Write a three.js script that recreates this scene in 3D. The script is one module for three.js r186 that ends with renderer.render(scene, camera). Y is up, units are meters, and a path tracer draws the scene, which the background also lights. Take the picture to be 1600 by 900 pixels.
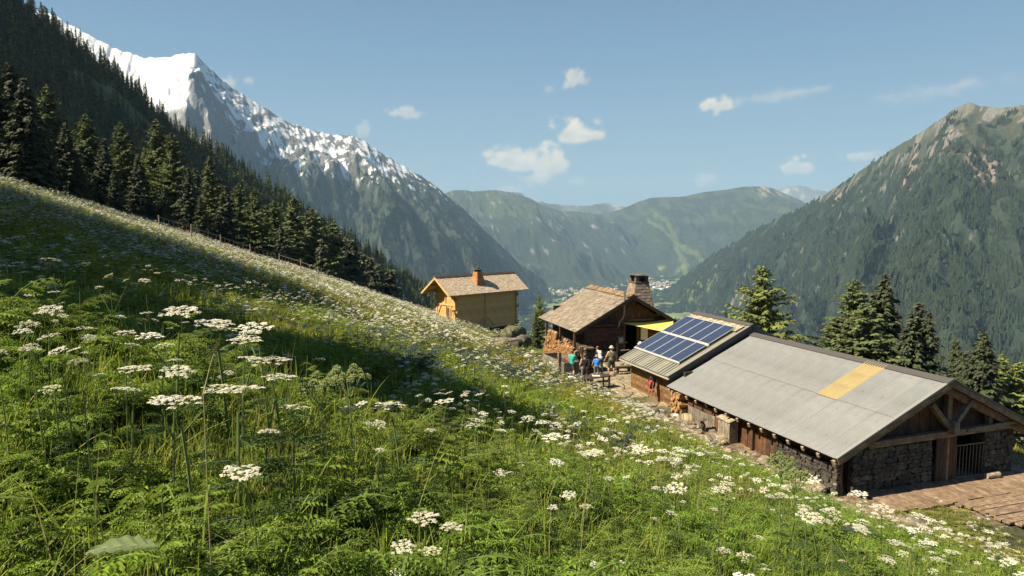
import * as THREE from 'three';
import { ImprovedNoise } from 'three/addons/math/ImprovedNoise.js';
import { mergeGeometries, mergeVertices, toCreasedNormals } from 'three/addons/utils/BufferGeometryUtils.js';
import { MarchingCubes } from 'three/addons/objects/MarchingCubes.js';

// ------------------------------------------------------------------ camera, sky, sun, exposure
const scene = new THREE.Scene();
const FOCAL = 1067, PITCH = Math.atan(100 / 1067);
const camera = new THREE.PerspectiveCamera(2 * Math.atan(450 / FOCAL) * 180 / Math.PI, 16 / 9, 0.05, 90000);
camera.rotation.x = -PITCH;                       // the eye is the origin of the scene, looking along -z
const renderer = new THREE.WebGLRenderer({ antialias: true });
renderer.toneMapping = THREE.LinearToneMapping;
renderer.toneMappingExposure = 2.3;
renderer.shadowMap.enabled = true;

const SUN_SIDE = 110 * Math.PI / 180, SUN_UP = 47 * Math.PI / 180;   // left of the view, slightly behind the camera
const sunDir = new THREE.Vector3(-Math.sin(SUN_SIDE) * Math.cos(SUN_UP), Math.sin(SUN_UP), -Math.cos(SUN_SIDE) * Math.cos(SUN_UP));
const sun = new THREE.DirectionalLight(new THREE.Color(1, 0.885, 0.67), 5);
sun.position.copy(sunDir).multiplyScalar(300);
sun.castShadow = true;
Object.assign(sun.shadow.camera, { left: -120, right: 120, top: 120, bottom: -120, near: 1, far: 900 });
sun.shadow.mapSize.set(4096, 4096);
scene.add(sun, sun.target);
scene.fog = new THREE.FogExp2(new THREE.Color(0.46, 0.72, 1.0), 0.000040);

// ------------------------------------------------------------------ helpers
function rng(seed) { let a = seed >>> 0; return () => { a = (a + 0x6d2b79f5) | 0; let t = Math.imul(a ^ (a >>> 15), 1 | a); t = (t + Math.imul(t ^ (t >>> 7), 61 | t)) ^ t; return ((t ^ (t >>> 14)) >>> 0) / 4294967296; }; }
const IN = new ImprovedNoise();
const noise = (x, y, z = 0) => IN.noise(x + 31.7, y + 11.3, z + 5.1);
function fbm(x, y, z = 0, o = 4) { let a = 0.5, s = 0; for (let i = 0; i < o; i++) { s += a * noise(x, y, z); x = x * 2.03 + 7.1; y = y * 2.03 + 3.7; z = z * 2.03 + 1.3; a *= 0.5; } return s; }
const ridged = (x, y, z = 0) => 1 - Math.abs(noise(x, y, z)) * 2;
const clamp = (x, a = 0, b = 1) => Math.min(b, Math.max(a, x));
const ss = (a, b, x) => { const t = clamp((x - a) / (b - a)); return t * t * (3 - 2 * t); };
const lerp = (a, b, t) => a + (b - a) * t;
const mixc = (a, b, t) => [lerp(a[0], b[0], t), lerp(a[1], b[1], t), lerp(a[2], b[2], t)];
const V = (x, y, z) => new THREE.Vector3(x, y, z);
function ray(px, py) {     // direction of sight of a point of the 1600 x 900 photograph
  const c = Math.cos(PITCH), s = Math.sin(PITCH), a = (px - 800) / FOCAL, b = (450 - py) / FOCAL;
  return V(a, b * c - s, -(b * s + c));
}
function at(px, py, dist) { const r = ray(px, py); return r.multiplyScalar(dist / Math.hypot(r.x, r.z)); }   // dist is measured over the ground

const used = {};
function numbered(n) { if (!(n in used)) { used[n] = 0; return n; } used[n]++; return n + '_' + String(used[n]).padStart(3, '0'); }
function shade(o) { o.traverse((m) => { if (m.isMesh) { m.castShadow = true; m.receiveShadow = true; } }); return o; }
function thing(name, label, category, pos = [0, 0, 0], turn = 0, group) {
  const o = new THREE.Group(); o.name = numbered(name); o.position.set(...pos); o.rotation.y = turn;
  o.userData = { label, category }; if (group) o.userData.group = group;
  scene.add(o); return o;
}
function tag(o, label, category, group) { o.userData = { label, category }; if (group) o.userData.group = group; return o; }
function part(name, geo, m, parent, label) {
  const o = new THREE.Mesh(geo, m); o.name = parent ? name : numbered(name); o.castShadow = o.receiveShadow = true;
  if (label) o.userData.label = label;
  (parent || scene).add(o); return o;
}
function struct(name, geo, m, parent) { const o = part(name, geo, m, parent); o.userData.kind = 'structure'; return o; }
function scatter(name, geo, m, mats, colors, label, category) {   // what nobody could count
  const o = new THREE.InstancedMesh(geo, m, mats.length); o.name = numbered(name);
  mats.forEach((x, i) => { o.setMatrixAt(i, x); if (colors) o.setColorAt(i, colors[i]); });
  o.userData = { kind: 'stuff', label, category }; o.castShadow = o.receiveShadow = true; scene.add(o); return o;
}
class MB {                 // collects coloured triangles
  constructor() { this.p = []; this.c = []; this.uv = []; }
  tri(a, b, c, col) { this.p.push(...a, ...b, ...c); if (col) this.c.push(...col, ...col, ...col); return this; }
  tri3(a, b, c, ca, cb, cc) { this.p.push(...a, ...b, ...c); this.c.push(...ca, ...cb, ...cc); return this; }
  quad(a, b, c, d, col) { return this.tri(a, b, c, col).tri(a, c, d, col); }
  geo(smooth) {
    let g = new THREE.BufferGeometry(); g.setAttribute('position', new THREE.Float32BufferAttribute(this.p, 3));
    if (this.c.length) g.setAttribute('color', new THREE.Float32BufferAttribute(this.c, 3));
    if (smooth) g = mergeVertices(g, 1e-5);
    g.computeVertexNormals(); return g;
  }
}
function box(w, h, d, x = 0, y = 0, z = 0, ry = 0, rx = 0, rz = 0) {   // uv in metres, grain along the longest side
  const g = new THREE.BoxGeometry(w, h, d), p = g.attributes.position, n = g.attributes.normal, u = g.attributes.uv;
  const long = w >= h && w >= d ? 0 : h >= d ? 1 : 2, off = (x * 7.3 + y * 3.1 + z * 5.7) % 1;
  for (let i = 0; i < p.count; i++) {
    const q = [p.getX(i), p.getY(i), p.getZ(i)], k = [n.getX(i), n.getY(i), n.getZ(i)].map(Math.abs), ax = k[0] > 0.5 ? 0 : k[1] > 0.5 ? 1 : 2;
    const rest = [0, 1, 2].filter((a) => a !== ax), a = rest.includes(long) ? long : rest[0], b = rest.find((c) => c !== a);
    u.setXY(i, q[b] + off + ax * 0.37, q[a] + off * 3.3);
  }
  const m = new THREE.Matrix4().makeRotationFromEuler(new THREE.Euler(rx, ry, rz)); m.setPosition(x, y, z);
  return g.applyMatrix4(m);
}
function beam(a, b, w, h, up = V(0, 1, 0)) {   // a squared timber from a to b
  a = V(...a); b = V(...b); const dir = b.clone().sub(a), L = dir.length(); dir.normalize();
  const g = box(w, L, h); const x = new THREE.Vector3().crossVectors(dir, up); if (x.lengthSq() < 1e-6) x.set(1, 0, 0); x.normalize();
  const z = new THREE.Vector3().crossVectors(x, dir);
  const m = new THREE.Matrix4().makeBasis(x, dir, z); m.setPosition(a.add(b).multiplyScalar(0.5)); return g.applyMatrix4(m);
}
function rod(a, b, r0, r1 = r0, n = 8) {
  a = V(...a); b = V(...b); const dir = b.clone().sub(a), L = dir.length(), g = new THREE.CylinderGeometry(r1, r0, L, n);
  const q = new THREE.Quaternion().setFromUnitVectors(V(0, 1, 0), dir.normalize());
  const m = new THREE.Matrix4().compose(a.add(b).multiplyScalar(0.5), q, V(1, 1, 1)); return g.applyMatrix4(m);
}
function rock(r, rand, sx = 1, sy = 1, sz = 1, detail = 2, rough = 0.35) {
  let g = new THREE.IcosahedronGeometry(1, detail); g.deleteAttribute('uv'); g.deleteAttribute('normal'); g = mergeVertices(g, 1e-4);
  const p = g.attributes.position, k = rand() * 50, cut = [];
  for (let i = 0; i < 7; i++) cut.push([V(rand() - 0.5, rand() - 0.5, rand() - 0.5).normalize(), 0.6 + rand() * 0.3]);
  for (let i = 0; i < p.count; i++) {
    const v = V(p.getX(i), p.getY(i), p.getZ(i)); v.multiplyScalar(1 + rough * fbm(v.x * 1.3 + k, v.y * 1.3, v.z * 1.3, 3));
    for (const [n, d] of cut) { const e = v.dot(n) - d; if (e > 0) v.addScaledVector(n, -e * 0.85); }
    p.setXYZ(i, v.x * r * sx, v.y * r * sy, v.z * r * sz);
  }
  g = g.toNonIndexed(); g.computeVertexNormals();
  const u = new Float32Array(g.attributes.position.count * 2), q = g.attributes.position;
  for (let i = 0; i < q.count; i++) { u[i * 2] = q.getX(i) + q.getZ(i) * 0.6; u[i * 2 + 1] = q.getY(i) + q.getZ(i) * 0.7; }
  g.setAttribute('uv', new THREE.BufferAttribute(u, 2));
  return toCreasedNormals(g, 0.6);
}
function texture(n, f, srgb = true, rep = 1) {   // f(u, v) -> [r, g, b] in 0..1
  const d = new Uint8Array(n * n * 4);
  for (let y = 0; y < n; y++) for (let x = 0; x < n; x++) { const c = f(x / n, y / n), i = (y * n + x) * 4; for (let k = 0; k < 3; k++) d[i + k] = clamp(c[k]) * 255; d[i + 3] = 255; }
  const t = new THREE.DataTexture(d, n, n); t.wrapS = t.wrapT = THREE.RepeatWrapping; t.magFilter = THREE.LinearFilter; t.minFilter = THREE.LinearFilter;
  if (srgb) t.colorSpace = THREE.SRGBColorSpace; t.repeat.set(rep, rep); t.needsUpdate = true; return t;
}
// noise that repeats without a seam on the unit square
const tile = (u, v, f, z = 0, o = 4) => { const a = u * Math.PI * 2, b = v * Math.PI * 2, R = f / (Math.PI * 2); return fbm(Math.cos(a) * R + Math.sin(b) * R * 0.7 + z, Math.sin(a) * R + z * 1.7, Math.cos(b) * R, o); };
const M = {};
const mat = (name, o) => { const m = new THREE.MeshStandardMaterial({ roughness: 0.9, ...o }); m.name = name; return (M[name] = m); };
const lin = (r, g, b) => new THREE.Color().setRGB(r, g, b);

// ------------------------------------------------------------------ sky: clear air and a few small fair-weather clouds
{
  const W = 3072, H = 1536, d = new Float32Array(W * H * 4);
  const stops = [[-90, [0.0826, 0.1074, 0.1239]], [-0.5, [0.1652, 0.2024, 0.2148]], [0, [0.1941, 0.2354, 0.2354]], [3, [0.1693, 0.223, 0.2437]], [7, [0.1322, 0.2024, 0.2561]], [13, [0.0925, 0.1586, 0.2338]], [20, [0.0661, 0.1214, 0.2024]], [32, [0.0463, 0.0909, 0.1693]], [60, [0.0314, 0.0661, 0.1363]], [90, [0.0256, 0.0562, 0.1198]]];
  const air = (e) => { for (let i = 1; i < stops.length; i++) if (e <= stops[i][0]) return mixc(stops[i - 1][1], stops[i][1], (e - stops[i - 1][0]) / (stops[i][0] - stops[i - 1][0])); return stops.at(-1)[1]; };
  for (let r = 0; r < H; r++) {
    const c = air(((r + 0.5) / H - 0.5) * 180);
    for (let x = 0; x < W; x++) { const i = (r * W + x) * 4; d[i] = c[0]; d[i + 1] = c[1]; d[i + 2] = c[2]; d[i + 3] = 1; }
  }
  const list = [];   // azimuth, elevation, half width, half height (degrees), strength, seed, kind
  const see = (px, py, w, h, s, k, kind = 0) => { const v = ray(px, py).normalize(); list.push([Math.atan2(v.z, v.x), Math.asin(v.y), w / FOCAL, h / FOCAL, s, k, kind]); };
  see(802, 254, 52, 30, 1, 1); see(850, 262, 44, 34, 1, 2); see(903, 212, 42, 30, 1, 3); see(899, 125, 22, 17, 0.62, 4); see(632, 177, 28, 13, 0.6, 5); see(568, 205, 14, 14, 0.38, 6);
  see(358, 130, 12, 9, 0.5, 7); see(389, 127, 9, 6, 0.4, 8); see(1121, 166, 26, 17, 0.85, 9); see(1215, 150, 85, 17, 0.55, 10, 1); see(1455, 145, 95, 18, 0.42, 11, 1); see(1250, 264, 33, 17, 0.85, 12); see(1349, 245, 32, 9, 0.6, 13);
  see(1103, 284, 18, 12, 0.45, 14); see(800, 297, 26, 9, 0.5, 15); see(903, 285, 15, 8, 0.4, 16); see(860, 141, 8, 6, 0.25, 17); see(840, 283, 30, 12, 0.55, 18); see(1505, 131, 26, 9, 0.4, 19, 1);
  const R = rng(77);
  for (let i = 0; i < 26; i++) { const a = Math.PI * (0.02 + R() * 0.96) + 0.15, e = 0.07 + R() * 0.5, w = 0.02 + R() * 0.05; list.push([a, e, w, w * (0.35 + R() * 0.3), 0.4 + R() * 0.5, 30 + i, R() < 0.3 ? 1 : 0]); }
  for (const [az, el, w, h, s, k, kind] of list) {
    const r0 = Math.floor((el - h * 2.2 + Math.PI / 2) / Math.PI * H), r1 = Math.ceil((el + h * 2.2 + Math.PI / 2) / Math.PI * H), ce = Math.cos(el);
    const x0 = Math.floor((az - w * 2.2 / ce) / (2 * Math.PI) * W + W / 2), x1 = Math.ceil((az + w * 2.2 / ce) / (2 * Math.PI) * W + W / 2);
    for (let r = r0; r <= r1; r++) for (let x = x0; x <= x1; x++) {
      const a = (((x + 0.5) / W - 0.5) * 2 * Math.PI - az) * ce / w, b = (((r + 0.5) / H - 0.5) * Math.PI - el) / h;
      const q = w / h, n = fbm(a * 1.7 * q * 0.6 + k * 9.1, b * 1.7 * 0.8 + k * 3.3, k, 6);
      const body = kind ? 1 - Math.hypot(a, (b - a * 0.45) * 1.5) : 1 - Math.hypot(a, b < 0 ? b * 1.5 : b);
      let al = kind ? ss(0, 1.1, body + n * 1.1) * 0.75 : ss(0.02, 0.46, body + n * 1.3);
      al *= s * ss(2.1, 1.5, Math.max(Math.abs(a), Math.abs(b)));
      if (al <= 0.002) continue;
      const up = clamp(0.55 + 0.3 * b - 0.14 * a + 0.7 * fbm(a * 2.6 + k, b * 2.6, k + 3, 4));
      const c = mixc([0.245, 0.248, 0.235], [0.47, 0.42, 0.325], up), i = (clamp(r, 0, H - 1) * W + ((x % W) + W) % W) * 4;
      for (let j = 0; j < 3; j++) d[i + j] = lerp(d[i + j], c[j], al);
    }
  }
  const t = new THREE.DataTexture(d, W, H, THREE.RGBAFormat, THREE.FloatType); t.mapping = THREE.EquirectangularReflectionMapping; t.magFilter = THREE.LinearFilter; t.needsUpdate = true;
  scene.background = t; scene.environment = t;
}

// ------------------------------------------------------------------ mountains
const FLOOR = -735;
mat('mountain', { vertexColors: true, roughness: 1 });
mat('wood_mass', { vertexColors: true, roughness: 1 });
const C = { forest: [0.013, 0.022, 0.011], forest2: [0.021, 0.033, 0.015], alp: [0.036, 0.048, 0.020], rock: [0.14, 0.135, 0.132], rock2: [0.095, 0.098, 0.108], tan: [0.185, 0.152, 0.12], snow: [0.66, 0.66, 0.655], ice: [0.30, 0.34, 0.40], earth: [0.25, 0.21, 0.14] };
// A range swept from its crest: the crest is a line of points in space, the flank falls away along one direction.
function range(o) {
  const cp = o.crest.map(([px, py, D]) => at(px, py, D)), cum = [0];
  for (let i = 1; i < cp.length; i++) cum.push(cum[i - 1] + Math.hypot(cp[i].x - cp[i - 1].x, cp[i].z - cp[i - 1].z));
  const S = cum.at(-1), dir = V(o.dir[0], 0, -o.dir[1]).normalize();
  const crest = (s) => { let i = 1; while (i < cp.length - 1 && cum[i] < s) i++; const t = clamp((s - cum[i - 1]) / (cum[i] - cum[i - 1])); return cp[i - 1].clone().lerp(cp[i], t); };
  const sOf = (px) => { for (let i = 1; i < cp.length; i++) if (o.crest[i][0] >= px) return lerp(cum[i - 1], cum[i], (px - o.crest[i - 1][0]) / (o.crest[i][0] - o.crest[i - 1][0])); return S; };
  const k = o.seed * 17.3;
  const spurs = (o.spurs || []).map(([px, skew, w, amp]) => [sOf(px), skew, w, amp]);
  function point(s, d) {
    const c = crest(s), a = Math.abs(d), g = ss(0, o.blend || 500, a);
    let wx = s + 160 * fbm(s / 900 + k, a / 1500, k, 2), w1 = wx / o.lam, w2 = a / (o.lam * (o.stretch || 2.2));
    let rel = 0, amp = o.amp, gully = 0;
    for (let i = 0; i < 6; i++) { const r = ridged(w1 + k, w2 + i * 3.7, k) - 0.5; rel += amp * r; gully += r * (i > 0 && i < 4 ? 1 : 0.3); w1 *= 2.13; w2 = w2 * 2.0 + 0.3; amp *= 0.52; }
    let y = c.y + (o.jag || 0) * fbm(s / 60 + k, 1.5, k, 4) - (o.slope(a)) + rel * (0.05 + 0.95 * g) * 1.0;
    for (const [s0, skew, w, am] of spurs) { const e = (s - s0 - skew * a) / (w + a * 0.12); y += am * ss(0, 1500, a) * Math.exp(-Math.abs(e) * 1.2); }
    const base = FLOOR - 40;
    if (y < base + 30) { const t = y - base; y = base + (t < -30 ? 0 : (t + 30) * (t + 30) / 120); }
    return { x: c.x + dir.x * d, y, z: c.z + dir.z * d, gully, rel, top: c.y };
  }
  const ns = o.ns, nd = o.nd, nb = o.back || 10, pos = [], col = [], idx = [], info = [];
  for (let j = -nb; j <= nd; j++) for (let i = 0; i <= ns; i++) {
    const s = S * i / ns, d = j < 0 ? -Math.pow(-j / nb, 1.2) * (o.backDepth || 1500) : o.depth * Math.pow(j / nd, 1.25), q = point(s, d);
    pos.push(q.x, q.y, q.z); info.push([s, d, q]);
  }
  const w = ns + 1;
  for (let j = 0; j < nd + nb; j++) for (let i = 0; i < ns; i++) { const a = j * w + i; idx.push(a, a + w, a + 1, a + 1, a + w, a + w + 1); }
  const g = new THREE.BufferGeometry(); g.setAttribute('position', new THREE.Float32BufferAttribute(pos, 3)); g.setIndex(idx); g.computeVertexNormals();
  if (g.attributes.normal.getY(Math.floor(pos.length / 6)) < 0) { const ix = g.index.array; for (let i = 0; i < ix.length; i += 3) { const t = ix[i]; ix[i] = ix[i + 1]; ix[i + 1] = t; } g.computeVertexNormals(); }
  const nrm = g.attributes.normal;
  info.forEach(([s, d, q], i) => { const sp = 1 + 0.9 * fbm(s / 17 + k, d / 15, 88, 3) + 0.5 * noise(s / 6, d / 6, 89), c = o.color({ s, d, y: q.y, x: q.x, z: q.z, gully: q.gully, up: nrm.getY(i), top: q.top, t: s / S, sOf, k }), m = Math.max(...c) > 0.35 ? 1 : clamp(sp, 0.45, 1.7); col.push(c[0] * m, c[1] * m, c[2] * m); });   // scrub, stones and grass speckle every flank
  g.setAttribute('color', new THREE.Float32BufferAttribute(col, 3));
  const m = struct(o.name, g, M.mountain); m.userData.label = o.label; m.userData.category = 'mountain';
  return { point, S, sOf, o, depth: o.depth };
}
// stands of trees over a flank, set where the mask allows
function stand(R, seed, count, geos, mask, size = 1) {
  const rand = rng(seed), lists = geos.map(() => []), cols = geos.map(() => []);
  for (let i = 0; i < count; i++) {
    const s = R.S * rand(), d = R.depth * Math.pow(rand(), 0.9), q = R.point(s, d), m = mask(q, s, d);
    if (rand() > m) continue;
    const e = 12, a = R.point(s + e, d), b = R.point(s, d + e), ax = a.x - q.x, az = a.z - q.z, ay = a.y - q.y, bx = b.x - q.x, bz = b.z - q.z, by = b.y - q.y, det = ax * bz - az * bx;
    const gx = (ay * bz - by * az) / det, gz = (by * ax - ay * bx) / det;
    const t = rand() * 6.283, c = Math.cos(t), n = Math.sin(t), z = size * (0.75 + rand() * 0.5), v = (0.8 + rand() * 0.5) * size, k = Math.floor(rand() * geos.length);
    const ex = [c * z, n * z], ez = [-n * z, c * z];
    lists[k].push(new THREE.Matrix4().set(ex[0], 0, ez[0], q.x, ex[0] * gx + ex[1] * gz, v, ez[0] * gx + ez[1] * gz, q.y, ex[1], 0, ez[1], q.z, 0, 0, 0, 1));
    const b2 = 0.7 + rand() * 0.6, yl = rand() * rand(); cols[k].push(lin(b2 * (1 + 0.7 * yl), b2 * (1 + 0.35 * yl), b2));
  }
  return { lists, cols };
}
// a little group of far conifers, spread over 40 m
function farGroup(seed, n, spread, hgt) {
  const R = rng(seed), b = new MB();
  for (let i = 0; i < n; i++) {
    const x = (R() - 0.5) * spread, z = (R() - 0.5) * spread, h = hgt * (0.6 + R() * 0.7), r = h * (0.17 + R() * 0.09), c = 0.75 + R() * 0.5, col = [0.0165 * c, 0.029 * c, 0.0135 * c], N = 5, a0 = R() * 6;
    for (let t = 0; t < 2; t++) {
      const y0 = h * (t ? 0.42 : 0.04), y1 = h * (t ? 1 : 0.68), rr = r * (t ? 0.68 : 1);
      for (let q = 0; q < N; q++) { const a = a0 + q / N * 6.283, a2 = a0 + (q + 1) / N * 6.283, k1 = 0.75 + R() * 0.5; b.tri([x + Math.cos(a) * rr * k1, y0 + (R() - 0.5) * h * 0.1, z + Math.sin(a) * rr * k1], [x, y1, z], [x + Math.cos(a2) * rr, y0, z + Math.sin(a2) * rr], col); }
    }
  }
  return b.geo();
}

// the high snow dome with its rock pyramid and the long ridge falling to the valley
const snowy = range({
  name: 'snow_mountain', label: 'high mountain with white snow dome and grey rock pyramid above the forested slope', seed: 1, ns: 760, nd: 290, back: 8, backDepth: 2600, depth: 4300, dir: [0.36, -0.93], lam: 560, amp: 165, stretch: 1.9, jag: 26, blend: 800,
  crest: [[-330, 60, 7300], [-200, 25, 7100], [-60, 12, 7000], [55, 18, 6900], [85, 25, 6850], [130, 50, 6700], [180, 76, 6550], [230, 91, 6400], [262, 88, 6300], [304, 82, 6200], [330, 107, 6230], [365, 141, 6270], [410, 166, 6320], [450, 191, 6370], [490, 205, 6420], [520, 211, 6460], [546, 211, 6500], [572, 221, 6540], [600, 240, 6600], [640, 265, 6680], [680, 290, 6760], [720, 322, 6850], [765, 368, 6950], [810, 410, 7050], [850, 440, 7150]],
  slope: (a) => a * 0.68,
  spurs: [[304, 0.12, 110, 330], [520, 0.22, 150, 200], [600, 0.3, 150, 200], [160, 0, 300, 120]],
  color(q) {
    const px = q.s, left = 1 - ss(q.sOf(296), q.sOf(306), px - 0.03 * q.d), n = fbm(px / 70 + q.d / 260, q.d / 330, 3, 5), n2 = fbm(px / 420, q.d / 420, 9, 4), streak = fbm((px + q.d * 0.25) / 26, q.d / 240, 21, 4);
    let rock = mixc(C.rock2, C.rock, clamp(0.5 + n * 1.4)); rock = mixc(rock, C.tan, ss(0.18, 0.4, fbm(px / 160, q.d / 500, 55, 3)) * ss(-200, 500, q.y));
    const green = ss(0.3, 0.75, (900 - q.y) / 900 + n2 * 0.8 + streak * 0.35) * ss(0.38, 0.62, q.up);
    let c = mixc(rock, mixc(C.alp, C.forest2, clamp(0.5 + n * 2 - (q.y - 200) / 900)), green);
    const low = ss(560, 250, q.y + n2 * 500 + streak * 160); c = mixc(c, C.forest, low * 0.9);
    c = mixc(c, C.tan, ss(0.30, 0.42, streak + 0.25 * n - ss(300, -300, q.y) * 0.25) * 0.8);
    // snow lies in the gullies of the ridge and covers the dome
    const below = (q.top - q.y) / 620, cover = ss(1.15, 0.1, below + n2 * 0.9) * ss(150, 520, q.y + n2 * 300), gul = -q.gully * 0.16 + streak * 1.25 + n * 0.55;
    const patch = fbm((px + q.d * 0.35) / 95, q.d / 120, 47, 5), vein = fbm((px - q.d * 0.3) / 34, q.d / 95, 57, 4);
    let sn = ss(0.20, 0.26, patch * 1.0 + vein * 0.7 + streak * 0.25 - q.gully * 0.10 + cover * 0.42 - 0.12) * ss(0.02, 0.3, cover);
    const domeS = ss(0.0, 0.2, ss(620, 1050, q.y) * 1.1 + n2 * 0.4 + n * 0.2 - 0.24);
    sn = lerp(sn, Math.max(domeS * (1 - 0.75 * ss(0.26, 0.36, patch + vein * 0.5)), sn), left);
    return mixc(c, mixc(C.snow, C.ice, ss(0.1, 0.36, fbm(px / 60, q.d / 40, 70, 4)) * 0.6), sn);
  },
});
const green_hills = range({
  name: 'green_mountain', label: 'green rounded mountain with pale scree gullies beyond the snowy ridge', seed: 2, ns: 300, nd: 120, depth: 3600, dir: [0.35, -0.94], lam: 700, amp: 150, stretch: 2.6, jag: 18, blend: 700,
  crest: [[560, 330, 10032], [640, 320, 10296], [690, 304, 10560], [709, 297, 10626], [726, 296, 10692], [742, 299, 10758], [768, 297, 10890], [795, 300, 11022], [826, 309, 11154], [846, 320, 11286], [876, 330, 11352], [905, 331, 11418], [940, 336, 11484], [980, 360, 11616], [1040, 395, 11748]],
  slope: (a) => a * 0.52 - 0.00003 * a * a, spurs: [[760, 0.1, 250, 170], [830, 0.1, 200, 120]],
  color(q) {
    const n = fbm(q.s / 200, q.d / 300, 4, 5), st = fbm(q.s / 60, q.d / 420, 14, 4), n2 = fbm(q.s / 500, q.d / 500, 24, 3);
    let c = mixc(C.alp, C.forest, ss(-0.1, 0.25, 0.42 - (q.y + 100) / 500 + n * 1.0 + st * 0.4));
    c = mixc(c, C.rock, ss(0.26, 0.34, st + n2 * 0.5 - 0.02) * ss(-600, -250, q.y) * 0.95);
    return c;
  },
});
const ski_mountain = range({
  name: 'wooded_mountain', label: 'dark wooded mountain with pale ski runs at the head of the valley', seed: 3, ns: 300, nd: 120, depth: 3300, dir: [0.08, -1], lam: 620, amp: 95, stretch: 2.4, jag: 8, blend: 700,
  crest: [[880, 352, 12192], [930, 338, 12319], [970, 327, 12319], [1000, 314, 12192], [1018, 309, 12192], [1070, 307, 12128], [1100, 300, 12065], [1140, 296, 12002], [1160, 292, 11938], [1195, 291, 11938], [1212, 296, 11938], [1240, 308, 11874], [1262, 319, 11811], [1330, 350, 11811], [1420, 380, 11811]],
  slope: (a) => a * 0.47 - 0.00003 * a * a, spurs: [[1010, -0.05, 260, 90], [1180, 0.05, 240, 130]],
  color(q) {
    const n = fbm(q.s / 200, q.d / 260, 6, 5), st = fbm(q.s / 70, q.d / 300, 16, 4), run = (px, bend, w) => ss(w, w * 0.5, Math.abs(q.s - q.sOf(px) - bend * q.d - 60 * noise(q.d / 300, px)));
    let c = mixc(C.forest, C.forest2, ss(-0.2, 0.3, n));
    c = mixc(c, C.alp, ss(0.22, 0.3, n + 0.25 * ss(-50, 80, q.y) - 0.05));
    c = mixc(c, [0.062, 0.080, 0.032], Math.max(run(1008, 0.02, 55) * ss(200, 600, q.d + 300 * n), run(1030, -0.16, 45) * ss(900, 1100, q.d), run(990, 0.1, 40) * ss(500, 700, q.d)) * 0.9);
    c = mixc(c, C.tan, ss(q.sOf(1165), q.sOf(1180), q.s) * ss(0.05, 0.25, st + 0.1) * ss(520, 150, q.d) * ss(q.sOf(1250), q.sOf(1205), q.s));
    c = mixc(c, [0.14, 0.17, 0.06], ss(0.05, 0.3, n) * ss(-450, -650, q.y) * 0.8);
    return c;
  },
});
range({
  name: 'distant_range', label: 'pale hazy mountain range far beyond the valley head', seed: 4, ns: 220, nd: 30, depth: 5000, dir: [0, -1], lam: 1500, amp: 260, stretch: 1.6, jag: 60, blend: 900,
  crest: [[640, 330, 15000], [700, 318, 15000], [760, 309, 15000], [786, 302, 15000], [806, 300, 15000], [826, 308, 15000], [850, 316, 15000], [880, 321, 15500], [912, 322, 15500], [945, 318, 16000], [970, 322, 16000], [1000, 330, 16000], [1120, 320, 20000], [1195, 302, 22000], [1225, 293, 22000], [1250, 290, 22000], [1275, 296, 22000], [1310, 305, 22000], [1400, 330, 22000]],
  slope: (a) => a * 0.5,
  color(q) { const n = fbm(q.s / 700, q.d / 500, 8, 4); return mixc(mixc(C.alp, C.rock, clamp(0.5 + n)), C.snow, ss(0.2, 0.4, n + ss(0, 500, q.y) * 0.12) * 0.45); },
});
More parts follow.
